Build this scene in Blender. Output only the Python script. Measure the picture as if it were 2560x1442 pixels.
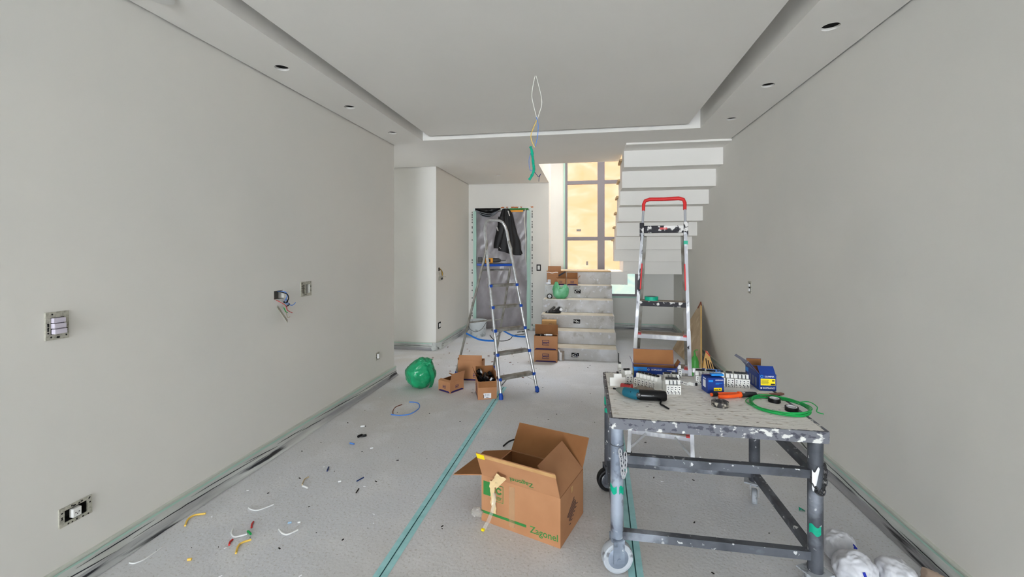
import bpy, bmesh, math, random
from mathutils import Vector, Matrix, noise, Euler
random.seed(7)
for o in list(bpy.data.objects): bpy.data.objects.remove(o)
SC = bpy.context.scene
COL = SC.collection
R = math.radians
# ------------------------------------------------------------------ camera
cam_d = bpy.data.cameras.new('camera'); cam = bpy.data.objects.new('camera', cam_d); COL.objects.link(cam)
cam.location = (0, 0, 1.4); cam.rotation_euler = (R(90), 0, math.atan(185/1070))
cam_d.sensor_width = 36; cam_d.lens = 1070/2560*36; cam_d.shift_y = -96/2560
cam_d.clip_start = .02; cam_d.clip_end = 200
SC.camera = cam
# ------------------------------------------------------------------ world, sun, daylight
W = bpy.data.worlds.new('sky'); SC.world = W; W.use_nodes = True
bgn = W.node_tree.nodes['Background']; bgn.inputs[0].default_value = (.88, .94, 1.0, 1); bgn.inputs[1].default_value = 11.0
sun_d = bpy.data.lights.new('sun', 'SUN'); sun = bpy.data.objects.new('sun', sun_d); COL.objects.link(sun)
sun_d.energy = 6; sun_d.angle = R(2); sun_d.color = (1, .93, .80)
sun.rotation_euler = Vector((-.10, -.80, -.60)).to_track_quat('-Z', 'Y').to_euler()
def portal(name, loc, direction, sx, sy):
    l = bpy.data.lights.new(name, 'AREA'); l.shape = 'RECTANGLE'; l.size = sx; l.size_y = sy
    l.cycles.is_portal = True
    o = bpy.data.objects.new(name, l); COL.objects.link(o); o.location = loc
    o.rotation_euler = Vector(direction).to_track_quat('-Z', 'Y').to_euler()
portal('balcony_daylight', (-.3, -9.72, 1.15), (0, 1, 0), 3.1, 2.3)
portal('added_corridor_opening', (-3.95, 5.71, 1.5), (0, -1, 0), .34, .5)  # unseen corridor opening, added to lift the light at the far end
portal('added_roof_opening', (.44, 7.48, 5.38), (0, 0, -1), 1.98, .64)  # unseen roof opening, added to brighten the stairs and far floor
vs = SC.view_settings
vs.view_transform = 'Standard'; vs.look = 'None'; vs.gamma = 1; vs.use_curve_mapping = False
vs.exposure = 1.72
SC.cycles.max_bounces = 16; SC.cycles.diffuse_bounces = 10

# ------------------------------------------------------------------ materials
def lin(c):
    return tuple(((x/255)/12.92 if x/255 <= .04045 else ((x/255+.055)/1.055)**2.4) for x in c)
MATS = {}
def mat(name, rgb, rough=.6, metal=0, var=None, bump=None, spec=.35, alpha=1, trans=0, stretch=None, coat=0):
    """rgb 0-255; var=(rgb2, scale, lo, hi) a noise mix between two colours; bump=(scale,strength)"""
    m = bpy.data.materials.new(name); m.use_nodes = True; nt = m.node_tree; b = nt.nodes['Principled BSDF']
    b.inputs['Base Color'].default_value = (*lin(rgb), 1); b.inputs['Roughness'].default_value = rough
    b.inputs['Metallic'].default_value = metal; b.inputs['Specular IOR Level'].default_value = spec
    b.inputs['Alpha'].default_value = alpha; b.inputs['Transmission Weight'].default_value = trans
    b.inputs['Coat Weight'].default_value = coat
    tc = nt.nodes.new('ShaderNodeTexCoord'); mp = nt.nodes.new('ShaderNodeMapping')
    nt.links.new(tc.outputs['Object'], mp.inputs[0])
    if stretch: mp.inputs['Scale'].default_value = stretch
    if var:
        layers = var if isinstance(var, list) else [var]
        last = None
        for (c2, sc, lo, hi) in layers:
            n = nt.nodes.new('ShaderNodeTexNoise'); n.inputs['Scale'].default_value = sc; n.inputs['Detail'].default_value = 5
            nt.links.new(mp.outputs[0], n.inputs[0])
            r = nt.nodes.new('ShaderNodeMapRange'); r.inputs[1].default_value = lo; r.inputs[2].default_value = hi
            nt.links.new(n.outputs[0], r.inputs[0])
            x = nt.nodes.new('ShaderNodeMix'); x.data_type = 'RGBA'
            nt.links.new(r.outputs[0], x.inputs[0])
            if last is None: x.inputs[6].default_value = (*lin(rgb), 1)
            else: nt.links.new(last, x.inputs[6])
            x.inputs[7].default_value = (*lin(c2), 1); last = x.outputs[2]
        nt.links.new(last, b.inputs['Base Color'])
    if bump:
        n = nt.nodes.new('ShaderNodeTexNoise'); n.inputs['Scale'].default_value = bump[0]; n.inputs['Detail'].default_value = 4
        nt.links.new(mp.outputs[0], n.inputs[0])
        k = nt.nodes.new('ShaderNodeBump'); k.inputs['Strength'].default_value = bump[1]; k.inputs['Distance'].default_value = .01
        nt.links.new(n.outputs[0], k.inputs['Height']); nt.links.new(k.outputs[0], b.inputs['Normal'])
    MATS[name] = m
    return m
mat('wall', (224, 222, 217), .85, var=((219, 218, 214), 1.3, .35, .7), bump=(60, .03), spec=.2)
mat('ceil', (234, 232, 228), .9, var=((230, 228, 224), 1.1, .35, .7), spec=.15)
mat('skirting', (205, 208, 200), .6)
mat('floor_cover', (214, 216, 221), .85, var=[((206, 203, 199), .7, .42, .7), ((222, 223, 226), 3.5, .52, .72), ((190, 188, 186), 90, .56, .7), ((232, 233, 236), 40, .68, .73)], bump=(60, .2), spec=.2)
mat('concrete', (186, 185, 184), .9, var=[((206, 207, 210), 3, .45, .62), ((150, 144, 136), 9, .56, .72), ((214, 216, 222), 18, .6, .7)], bump=(40, .4), spec=.15)
mat('dust_beige', (196, 188, 172), .9, var=((182, 172, 154), 8, .4, .7), bump=(30, .2), spec=.15)
mat('film', (150, 151, 155), .35, var=[((206, 210, 208), 5, .5, .68), ((40, 42, 48), 12, .57, .64)], bump=(18, .8), stretch=(1, .12, 2.2))  # dark noise streaks paint in the shade of folds
mat('film_x', (150, 151, 155), .35, var=[((206, 210, 208), 5, .5, .68), ((40, 42, 48), 12, .57, .64)], bump=(18, .8), stretch=(.12, 1, 2.2))
mat('film_dark', (40, 42, 48), .4)
mat('film_pale', (196, 200, 197), .4, var=((174, 180, 178), 9, .45, .7), bump=(14, .6), stretch=(1, .15, 1.5))
mat('tape_teal', (178, 232, 236), .55, alpha=.92, var=((160, 218, 222), 20, .4, .7))
mat('tape_seam', (30, 84, 88), .7)
mat('tape_bright', (0, 176, 142), .5, var=((0, 148, 118), 30, .4, .7))
mat('tape_pale', (172, 206, 194), .55)
mat('black', (17, 17, 19), .5)
mat('black_shiny', (14, 14, 16), .25)
mat('dark', (30, 28, 28), .8)
mat('hole_shade', (12, 10, 9), .95)  # near-black that paints the shade inside holes
mat('white_plastic', (226, 226, 224), .4)
mat('rocker_white', (206, 200, 214), .4)
mat('breaker', (222, 222, 218), .45)
mat('print_dark', (38, 40, 52), .6)
mat('print_grey', (120, 124, 132), .6)
mat('steel_box', (182, 180, 168), .5, 0, var=((140, 138, 126), 90, .45, .7))
mat('steel_dark', (112, 110, 106), .6)
mat('alu', (208, 210, 213), .33, .8, var=((184, 185, 186), 30, .45, .7))
mat('alu_dull', (160, 158, 152), .55, .5, var=((120, 114, 104), 14, .4, .7))
mat('blue_cap', (24, 74, 170), .45)
mat('blue_strap', (20, 110, 200), .45)
mat('splat_alu', (176, 178, 184), .5, .3, var=[((40, 40, 46), 16, .58, .63), ((224, 226, 230), 22, .55, .65)], stretch=(1, 1, .45))
mat('splat_white', (196, 198, 206), .55, .15, var=[((34, 34, 40), 20, .66, .7), ((226, 228, 232), 12, .5, .6)], stretch=(1, 1, .5))
mat('splat_black', (30, 28, 36), .6, var=[((218, 216, 214), 22, .52, .57)])
mat('tape_scuffed', (44, 42, 42), .5, var=((176, 168, 156), 60, .5, .62))
mat('worn_tread', (158, 147, 136), .85, var=((130, 118, 108), 20, .4, .7))
mat('red_plastic', (205, 38, 40), .45)
mat('red_worn', (200, 60, 62), .5, var=((222, 160, 158), 20, .55, .65))
mat('kraft', (183, 134, 98), .85, var=((172, 123, 88), 5, .4, .7), spec=.15)
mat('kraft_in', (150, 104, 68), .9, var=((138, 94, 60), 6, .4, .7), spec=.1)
mat('kraft_pale', (202, 162, 112), .85, var=((188, 146, 98), 14, .4, .7), spec=.15)
mat('zag_green', (52, 128, 62), .8)
mat('navy_ink', (38, 34, 88), .8)
mat('dark_ink', (52, 44, 54), .8)
mat('label_white', (230, 231, 235), .6)
mat('yellow_label', (246, 222, 20), .55)
mat('sop_blue', (26, 58, 138), .4)
mat('sop_light', (30, 140, 226), .4)
mat('sop_grey', (120, 126, 146), .45)
mat('clear_tape', (226, 224, 218), .1, alpha=.3, spec=.8)
mat('seal_tape', (214, 176, 134), .2, alpha=.35, spec=.6)
mat('masking', (222, 196, 150), .6)
mat('table_metal', (92, 96, 104), .55, .25, var=[((68, 71, 78), 9, .45, .65), ((206, 208, 210), 38, .64, .67), ((150, 156, 168), 5, .58, .72)])
mat('table_rim', (110, 112, 120), .6, .1, var=[((214, 215, 212), 30, .56, .62), ((70, 72, 82), 34, .56, .62)], stretch=(1, 1, 1.4))
mat('table_leg_pale', (132, 142, 158), .5, .3, var=[((168, 178, 194), 5, .45, .6), ((84, 88, 98), 14, .56, .66), ((215, 217, 220), 40, .66, .69)])
mat('table_board', (228, 225, 221), .85, var=[((234, 231, 226), 9, .45, .65), ((168, 152, 134), 38, .60, .7), ((84, 78, 76), 60, .66, .71)], bump=(45, .6), stretch=(.5, 1.5, 1))
mat('board_edge', (140, 116, 100), .9)
mat('rubber_pale', (176, 182, 190), .6, var=((120, 122, 128), 30, .55, .65))
mat('chain_metal', (196, 197, 202), .35, .3)
mat('chain_dark', (70, 70, 72), .5, .6)
mat('teal_tool', (22, 92, 112), .35)
mat('grey_tool', (112, 116, 108), .5)
mat('orange', (248, 96, 34), .45)
mat('tool_orange', (240, 158, 24), .45)
mat('tool_dark', (62, 60, 60), .5)
mat('wood_brown', (122, 84, 74), .7)
mat('green_wire', (28, 168, 84), .4)
mat('blue_wire', (88, 140, 220), .4); mat('red_wire', (198, 50, 46), .45); mat('yellow_wire', (242, 204, 96), .45)
mat('navy_wire', (36, 58, 110), .45); mat('white_wire', (226, 228, 228), .4); mat('tan_wire', (196, 180, 150), .6)
mat('lblue_wire', (160, 196, 226), .5); mat('pale_wire', (228, 226, 218), .45); mat('brown_wire', (120, 66, 48), .5)
mat('bag_green', (26, 160, 108), .28, var=((12, 122, 78), 7, .45, .7), bump=(22, .7), spec=.6)
mat('bag_pale_green', (120, 196, 150), .35, var=((84, 170, 116), 9, .4, .7), bump=(25, .6), spec=.5, alpha=.92)
mat('bottle_green', (78, 168, 76), .35, alpha=.95)
mat('bag_white', (205, 207, 214), .5, bump=(14, .35), spec=.3)
mat('bag_beige', (204, 182, 166), .8, bump=(12, .4))
mat('blue_ink', (30, 48, 168), .6)
mat('bucket', (206, 212, 214), .5, var=((150, 156, 158), 14, .55, .7), bump=(20, .3))
mat('jacket', (20, 19, 21), .5, bump=(16, .5), spec=.3)
mat('film_door', (158, 153, 158), .28, alpha=.62, var=((186, 182, 188), 3, .4, .7), bump=(7, .35), spec=.6, stretch=(2.0, 1, 1.2))
mat('door_leaf', (112, 94, 90), .55, var=((84, 72, 70), 2.5, .4, .65))
mat('door_glass', (120, 118, 124), .2)
mat('frame_white', (214, 222, 220), .6)
mat('foam', (196, 110, 52), .8)
mat('tread_wood', (196, 170, 132), .8)
mat('tile_stone', (190, 168, 138), .6, var=[((166, 142, 112), 6, .42, .66), ((206, 188, 160), 14, .55, .7)], stretch=(1, 1, .4))
mat('tile_edge', (206, 172, 110), .7)
mat('paper_yellow', (226, 180, 112), .7)
mat('wrap_print', (52, 34, 34), .7)
mat('win_frame', (128, 124, 130), .6)
mat('grey_sticker', (150, 148, 146), .7)
def film_pane(name, c1, c2, c3):
    m = bpy.data.materials.new(name); m.use_nodes = True; nt = m.node_tree; nt.nodes.remove(nt.nodes['Principled BSDF'])
    out = nt.nodes['Material Output']
    tc = nt.nodes.new('ShaderNodeTexCoord'); mp = nt.nodes.new('ShaderNodeMapping'); mp.inputs['Rotation'].default_value = (0, R(35), 0); mp.inputs['Scale'].default_value = (1.2, 1, 2.4)
    nt.links.new(tc.outputs['Object'], mp.inputs[0])
    n = nt.nodes.new('ShaderNodeTexNoise'); n.inputs['Scale'].default_value = 1.5; n.inputs['Detail'].default_value = 3; n.inputs['Distortion'].default_value = .8
    nt.links.new(mp.outputs[0], n.inputs[0])
    cr = nt.nodes.new('ShaderNodeValToRGB'); e = cr.color_ramp.elements
    e[0].position = .3; e[0].color = (*lin(c1), 1); e[1].position = .72; e[1].color = (*lin(c3), 1)
    x = e.new(.5); x.color = (*lin(c2), 1)
    nt.links.new(n.outputs[0], cr.inputs[0])
    t = nt.nodes.new('ShaderNodeBsdfTranslucent'); d = nt.nodes.new('ShaderNodeBsdfDiffuse'); mx = nt.nodes.new('ShaderNodeMixShader'); mx.inputs[0].default_value = .12
    nt.links.new(cr.outputs[0], t.inputs[0]); nt.links.new(cr.outputs[0], d.inputs[0])
    nt.links.new(t.outputs[0], mx.inputs[1]); nt.links.new(d.outputs[0], mx.inputs[2]); nt.links.new(mx.outputs[0], out.inputs[0])
    MATS[name] = m
film_pane('pane_film', (59, 42, 28), (60, 44, 32), (62, 49, 40))
film_pane('pane_film_low', (36, 45, 42), (46, 48, 43), (33, 44, 43))

# ------------------------------------------------------------------ geometry helpers
I4 = Matrix.Identity(4)
class G:
    def __init__(s): s.v = []; s.f = []
    def add(s, vs_, fs, m=None):
        k = len(s.v); s.v += [tuple(m @ Vector(p)) if m is not None else tuple(p) for p in vs_]
        s.f += [tuple(i+k for i in f) for f in fs]; return s
    def box(s, c, d, m=None, bev=0):
        x, y, z = c; a, b, e = d[0]/2, d[1]/2, d[2]/2
        if bev:
            bm = bmesh.new(); bmesh.ops.create_cube(bm, size=1)
            for q in bm.verts: q.co = Vector((x+q.co.x*d[0], y+q.co.y*d[1], z+q.co.z*d[2]))
            bmesh.ops.bevel(bm, geom=bm.edges[:], offset=bev, segments=2, affect='EDGES', profile=.6)
            bm.verts.ensure_lookup_table(); bm.verts.index_update()
            s.add([q.co[:] for q in bm.verts], [[q.index for q in f.verts] for f in bm.faces], m); bm.free(); return s
        P = [(x+i*a, y+j*b, z+k*e) for i in (-1, 1) for j in (-1, 1) for k in (-1, 1)]
        return s.add(P, [(0, 1, 3, 2), (4, 6, 7, 5), (0, 4, 5, 1), (2, 3, 7, 6), (0, 2, 6, 4), (1, 5, 7, 3)], m)
    def bar(s, p, q, w, t, up=(0, 0, 1), m=None):
        p = Vector(p); q = Vector(q); z = (q-p); L = z.length; z.normalize(); x = Vector(up).cross(z)
        if x.length < 1e-4: x = Vector((1, 0, 0))
        x.normalize(); y = z.cross(x)
        M = Matrix((x, y, z)).transposed().to_4x4(); M.translation = (p+q)/2
        return s.box((0, 0, 0), (w, t, L), (m @ M) if m is not None else M)
    def tube(s, pts, r, n=8, closed=False, m=None, cap=True):
        pts = [Vector(p) for p in pts]; N = len(pts); rs = r if isinstance(r, (list, tuple)) else [r]*N
        vs_ = []; prev = None
        for i, p in enumerate(pts):
            if closed: t = pts[(i+1) % N]-pts[i-1]
            else: t = pts[min(i+1, N-1)]-pts[max(i-1, 0)]
            if t.length < 1e-9: t = Vector((0, 0, 1))
            t.normalize()
            if prev is None:
                a = Vector((0, 0, 1)) if abs(t.z) < .9 else Vector((1, 0, 0)); u = t.cross(a).normalized()
            else:
                u = prev - t*prev.dot(t)
                u = u.normalized() if u.length > 1e-6 else t.orthogonal().normalized()
            prev = u; w = t.cross(u)
            for k in range(n):
                a = 2*math.pi*k/n; vs_.append(p+(u*math.cos(a)+w*math.sin(a))*rs[i])
        fs = []
        for i in range(N if closed else N-1):
            j = (i+1) % N
            for k in range(n): fs.append((i*n+k, i*n+(k+1) % n, j*n+(k+1) % n, j*n+k))
        if not closed and cap: fs += [tuple(range(n-1, -1, -1)), tuple((N-1)*n+k for k in range(n))]
        return s.add(vs_, fs, m)
    def lathe(s, prof, n=24, c=(0, 0, 0), m=None, rip=None):
        vs_ = []; 
        for (r, z) in prof:
            for k in range(n):
                a = 2*math.pi*k/n; vs_.append((c[0]+r*math.cos(a), c[1]+r*math.sin(a), c[2]+z))
        fs = []
        for i in range(len(prof)-1):
            for k in range(n): fs.append((i*n+k, i*n+(k+1) % n, (i+1)*n+(k+1) % n, (i+1)*n+k))
        if prof[0][0] > 1e-5: fs.append(tuple(range(n-1, -1, -1)))
        if prof[-1][0] > 1e-5: fs.append(tuple((len(prof)-1)*n+k for k in range(n)))
        return s.add(vs_, fs, m)
    def prism(s, poly, z0, z1, m=None):
        n = len(poly); vs_ = [(x, y, z0) for x, y in poly]+[(x, y, z1) for x, y in poly]
        fs = [tuple(range(n-1, -1, -1)), tuple(range(n, 2*n))]+[(k, (k+1) % n, n+(k+1) % n, n+k) for k in range(n)]
        return s.add(vs_, fs, m)
    def grid(s, fn, nu, nv, m=None):
        vs_ = [fn(i/nu, j/nv) for j in range(nv+1) for i in range(nu+1)]
        fs = [(j*(nu+1)+i, j*(nu+1)+i+1, (j+1)*(nu+1)+i+1, (j+1)*(nu+1)+i) for j in range(nv) for i in range(nu)]
        return s.add(vs_, fs, m)
    def blob(s, rad, seed=0, amp=.15, freq=3., c=(0, 0, 0), sub=4, floor=None, shape=None, m=None):
        bm = bmesh.new(); bmesh.ops.create_icosphere(bm, subdivisions=sub, radius=1)
        for q in bm.verts:
            d = q.co.normalized(); k = 1+amp*(noise.noise(d*freq+Vector((seed, seed*.7, 0)))+.5*noise.ridged_multi_fractal(d*freq*1.6+Vector((0, seed, 3)), 1, 2, 3, 1, 2)-.4)
            p = Vector((d.x*rad[0]*k, d.y*rad[1]*k, d.z*rad[2]*k))
            if shape: p = shape(p)
            p += Vector(c)
            if floor is not None and p.z < floor: p.z = floor+(p.z-floor)*.03
            if floor is not None: p.z = max(p.z, floor)
            q.co = p
        bm.verts.index_update()
        s.add([q.co[:] for q in bm.verts], [[q.index for q in f.verts] for f in bm.faces], m); bm.free(); return s
    def build(s, name, mt, parent=None, loc=None, rz=0, smooth=False, M=None, kind=None):
        me = bpy.data.meshes.new(name); me.from_pydata(s.v, [], s.f); me.materials.append(MATS[mt])
        bm = bmesh.new(); bm.from_mesh(me); bmesh.ops.recalc_face_normals(bm, faces=bm.faces[:]); bm.to_mesh(me); bm.free()
        if smooth:
            me.polygons.foreach_set('use_smooth', [True]*len(me.polygons))
            if smooth != 'all': me.set_sharp_from_angle(angle=R(40))
        me.update()
        o = bpy.data.objects.new(name, me); COL.objects.link(o)
        if parent: o.parent = parent
        if M is not None: o.matrix_local = M
        else:
            if loc is not None: o.location = loc
            if rz: o.rotation_euler = (0, 0, rz)
        if kind: o['kind'] = kind
        return o
def tag(o, label=None, cat=None, group=None, kind=None):
    if label: o['label'] = label
    if cat: o['category'] = cat
    if group: o['group'] = group
    if kind: o['kind'] = kind
    return o
def thing(name, label, cat, loc=(0, 0, 0), rz=0, group=None, M=None):
    o = bpy.data.objects.new(name, None); COL.objects.link(o); o.empty_display_size = .05
    if M is not None: o.matrix_world = M
    else: o.location = loc; o.rotation_euler = (0, 0, rz)
    return tag(o, label, cat, group)
def struct(name, g, mt, parent=None, smooth=False):
    o = g.build(name, mt, parent, smooth=smooth)
    if parent is None: o['kind'] = 'structure'
    return o
def frame(x, y, o):
    x = Vector(x).normalized(); y = Vector(y).normalized(); z = x.cross(y)
    M = Matrix((x, y, z)).transposed().to_4x4(); M.translation = Vector(o); return M
SIDE = {'front': ((1, 0, 0), (0, -1, 0)), 'back': ((-1, 0, 0), (0, 1, 0)), 'right': ((0, 1, 0), (1, 0, 0)), 'left': ((0, -1, 0), (-1, 0, 0))}
_TX = {}
def text_geo(txt, size, align='CENTER', bold=0.0):
    key = (txt, bold)
    if key not in _TX:
        cu = bpy.data.curves.new('lettering', 'FONT'); cu.body = txt; cu.size = 1; cu.align_x = 'CENTER'; cu.align_y = 'CENTER'; cu.resolution_u = 3; cu.offset = bold
        o = bpy.data.objects.new('lettering', cu); COL.objects.link(o)
        dg = bpy.context.evaluated_depsgraph_get(); me = bpy.data.meshes.new_from_object(o.evaluated_get(dg))
        _TX[key] = ([v.co[:] for v in me.vertices], [tuple(p.vertices) for p in me.polygons])
        bpy.data.objects.remove(o); bpy.data.curves.remove(cu); bpy.data.meshes.remove(me)
    v, f = _TX[key]; g = G()
    g.add([(x*size, y*size, 0) for x, y, z in v], f); return g
def text(parent, txt, size, M, mt, name='lettering', bold=.01, sx=1):
    g = text_geo(txt, size, bold=bold)
    if sx != 1: g.v = [(x*sx, y, z) for x, y, z in g.v]
    return g.build(name, mt, parent, M=M)
def decal(parent, w, h, M, mt, name='label', poly=None):
    g = G()
    if poly: g.prism(poly, 0, .0006)
    else: g.box((0, 0, .0003), (w, h, .0006))
    return g.build(name, mt, parent, M=M)

# ------------------------------------------------------------------ room shell
XL, XR, ZC = -2.12, 1.51, 2.57
def holed(u0, u1, v0, v1, rects=(), circles=(), n=32):
    """flat sheet in uv with rectangular and round openings"""
    g = G(); cells = list(rects)+[(u-1.3*r, u+1.3*r, v-1.3*r, v+1.3*r) for u, v, r in circles]
    us = sorted({u0, u1, *[c[0] for c in cells], *[c[1] for c in cells]}); vs_ = sorted({v0, v1, *[c[2] for c in cells], *[c[3] for c in cells]})
    for i in range(len(us)-1):
        for j in range(len(vs_)-1):
            a, b, c, d = us[i], us[i+1], vs_[j], vs_[j+1]; mu, mv = (a+b)/2, (c+d)/2
            if any(q[0] < mu < q[1] and q[2] < mv < q[3] for q in cells): continue
            g.add([(a, c, 0), (b, c, 0), (b, d, 0), (a, d, 0)], [(0, 1, 2, 3)])
    for u, v, r in circles:
        P = []
        for k in range(n):
            a = 2*math.pi*k/n; ca, sa = math.cos(a), math.sin(a); m_ = max(abs(ca), abs(sa))
            P += [(u+1.3*r*ca/m_, v+1.3*r*sa/m_, 0), (u+r*ca, v+r*sa, 0)]
        g.add(P, [(2*k, 2*((k+1) % n), 2*((k+1) % n)+1, 2*k+1) for k in range(n)])
    return g
def xf(g, fn): g.v = [fn(*p) for p in g.v]; return g
# floor
struct('floor', G().box((-1.4, -1.0, -.05), (6.4, 18.1, .1)), 'floor_cover')
# left wall with its electrical box openings, uv = (Y,Z)
lh = [(1.424, 1.506, .270, .330), (2.629, 2.724, 1.057, 1.117), (2.922, 3.012, 1.068, 1.138)]
g = xf(holed(-9.8, 4.5, 0, 2.85, lh), lambda u, v, w: (XL, u, v))
for (a, b, c, d) in lh:
    e = XL-.045
    g.add([(XL, a, c), (XL, b, c), (XL, b, d), (XL, a, d), (e, a, c), (e, b, c), (e, b, d), (e, a, d)], [(0, 1, 5, 4), (1, 2, 6, 5), (2, 3, 7, 6), (3, 0, 4, 7), (4, 5, 6, 7)])
g.add([(XL, 4.5, 0), (-4.6, 4.5, 0), (-4.6, 4.5, 2.85), (XL, 4.5, 2.85)], [(0, 1, 2, 3)])
struct('wall_left', g, 'wall')
# beyond the corridor opening
g = G().add([(-2.07, 5.73, 0), (-2.07, 5.73, 2.85), (-2.07, 7.42, 2.85), (-2.07, 7.42, 0)], [(0, 1, 2, 3)])
g.add([(-4.6, 4.5, 0), (-4.6, 5.73, 0), (-4.6, 5.73, 2.85), (-4.6, 4.5, 2.85)], [(0, 1, 2, 3)])
q_ = xf(holed(-4.6, -2.07, 0, 2.85, [(-4.12, -3.78, 1.25, 1.75)]), lambda u, v, w: (u, 5.73, v)); g.add(q_.v, q_.f)  # wall hole made only for the added corridor light
struct('wall_corridor', g, 'wall')
# back wall with the door opening (X -2.0..-.93, Z 0..2.14)
g = xf(holed(-2.07, -.635, 0, 2.85, [(-1.985, -.94, -.1, 2.14)]), lambda u, v, w: (u, 7.42, v))
for p, q in (((-1.985, 0), (-1.985, 2.14)), ((-1.985, 2.14), (-.94, 2.14)), ((-.94, 2.14), (-.94, 0))):
    g.add([(p[0], 7.42, p[1]), (q[0], 7.42, q[1]), (q[0], 7.60, q[1]), (p[0], 7.60, p[1])], [(0, 1, 2, 3)])
struct('wall_back', g, 'wall')
# stairwell: side wall, window wall, right wall, upper storey
g = G().add([(-.635, 7.42, 0), (-.635, 7.85, 0), (-.635, 7.85, 5.4), (-.635, 7.42, 5.4)], [(0, 1, 2, 3)])
g.add([(-.635, 5.8, 2.57), (-.635, 7.42, 2.57), (-.635, 7.42, 5.4), (-.635, 5.8, 5.4)], [(0, 1, 2, 3)])
struct('wall_stairwell', g, 'wall')
g = xf(holed(-.635, 1.51, 0, 5.4, [(-.381, .925, .57, 4.9)]), lambda u, v, w: (u, 7.85, v))
for p, q in (((-.381, .57), (-.381, 4.9)), ((-.381, 4.9), (.925, 4.9)), ((.925, 4.9), (.925, .57)), ((.925, .57), (-.381, .57))):
    g.add([(p[0], 7.85, p[1]), (q[0], 7.85, q[1]), (q[0], 7.97, q[1]), (p[0], 7.97, p[1])], [(0, 1, 2, 3)])
struct('wall_window', g, 'wall')
g = G().add([(XR, -9.8, 0), (XR, 7.85, 0), (XR, 7.85, 5.4), (XR, -9.8, 5.4)], [(0, 1, 2, 3)])
struct('wall_right', g, 'wall')
g = G().add([(-.635, 3.6, 5.4), (-.635, 5.8, 5.4), (-.635, 5.8, 2.76), (-.635, 3.6, 2.76)], [(0, 1, 2, 3)])
q_ = xf(holed(-.635, XR, 2.76, 5.4, []), lambda u, v, w: (u, 3.6, v)); g.add(q_.v, q_.f)
q_ = xf(holed(-.635, XR, 3.6, 7.85, [(-.55, 1.43, 7.16, 7.80)]), lambda u, v, w: (u, v, 5.4)); g.add(q_.v, q_.f)  # roof hole cut only for the added light above the stairs
struct('wall_upper', g, 'wall')
# rear wall with the wide balcony opening behind the camera
g = xf(holed(XL, XR, 0, 2.85, [(-1.85, 1.25, -.1, 2.3)]), lambda u, v, w: (u, -9.75, v))
struct('wall_rear', g, 'wall')
# ceiling: lowered border with lamp cut-outs, shadow gap along the walls, raised slab, floating centre panel
LAMPS = [(-1.926, 2.459), (-1.909, 3.229), (-1.904, 4.007), (1.264, 2.495), (1.273, 3.304), (1.279, 4.095), (-1.356, 6.559)]
GAP = .012
hL = [(x, y, .043) for x, y in LAMPS[:3]]; hR = [(x, y, .043) for x, y in LAMPS[3:6]]
sheets = [holed(XL+GAP, -1.72, -9.75, 4.35, [], hL), holed(1.08, XR-GAP, -9.75, 4.35, [], hR), holed(XL+GAP, XR-GAP, 4.35, 4.5), holed(-4.6, XR-GAP, 4.5, 4.82),
          holed(-4.6, .434, 4.82, 5.72), holed(-2.058, .434, 5.72, 5.8), holed(-2.058, -.635, 5.8, 7.41, [], [(-1.356, 6.559, .043)])]
g = G()
for s_ in sheets: g.add([(x, y, ZC) for x, y, z in s_.v], s_.f)
for x, y in LAMPS:
    P = []
    for k in range(32):
        a = 2*math.pi*k/32; P += [(x+.043*math.cos(a), y+.043*math.sin(a), ZC), (x+.043*math.cos(a), y+.043*math.sin(a), ZC+.014)]
    g.add(P, [(2*k, 2*((k+1) % 32), 2*((k+1) % 32)+1, 2*k+1) for k in range(32)])
def riser(g, pts, z0, z1):
    for p, q in zip(pts, pts[1:]): g.add([(*p, z0), (*q, z0), (*q, z1), (*p, z1)], [(0, 1, 2, 3)])
riser(g, [(-1.72, -9.75), (-1.72, 4.35), (1.08, 4.35), (1.08, -9.75)], ZC, 2.76)
riser(g, [(XR, 4.82), (.434, 4.82), (.434, 5.8), (-.635, 5.8)], ZC, 2.76)
struct('ceiling', g, 'ceil')
g = G().add([(-4.6, -9.75, 2.76), (XR, -9.75, 2.76), (XR, 4.82, 2.76), (-4.6, 4.82, 2.76)], [(0, 1, 2, 3)])
g.add([(-4.6, 4.82, 2.76), (.434, 4.82, 2.76), (.434, 5.8, 2.76), (-4.6, 5.8, 2.76), (-.635, 5.8, 2.76), (-.635, 7.85, 2.76), (-4.6, 7.85, 2.76)], [(0, 1, 2, 3), (3, 4, 5, 6)])
struct('ceiling_slab', g, 'ceil')
struct('ceiling_panel', G().box((-.335, -2.73, 2.6075), (2.59, 14.04, .015)), 'ceil')
for (x, y), nm in zip(LAMPS, ['nearest on the left border', 'second on the left border', 'farthest on the left border', 'nearest on the right border', 'second on the right border', 'farthest on the right border', 'in the hall ceiling before the door']):
    t = thing('downlight_cutout', 'round empty lamp hole cut in the ceiling, '+nm, 'lamp hole', (x, y, ZC), 0, 'round lamp holes in the ceiling')
    gg = G().lathe([(.047, .016), (.047, .08), (0, .08)], 24); gg.build('hole_shade_cup', 'hole_shade', t, smooth=True)  # near-black cup paints the shade inside the empty hole
    gg = G().tube([(.0445*math.cos(a*math.pi/12), .0445*math.sin(a*math.pi/12), .001) for a in range(24)], .0016, 6, True); gg.build('rim', 'ceil', t, smooth=True)
t = thing('ceiling_spotlight', 'white round spotlight at the top left edge of the ceiling', 'lamp', (-1.93, 1.66, ZC))
G().lathe([(0, 0), (.055, -.004), (.058, -.012), (.045, -.016), (0, -.014)], 24).build('ring', 'white_plastic', t, smooth=True)

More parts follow.
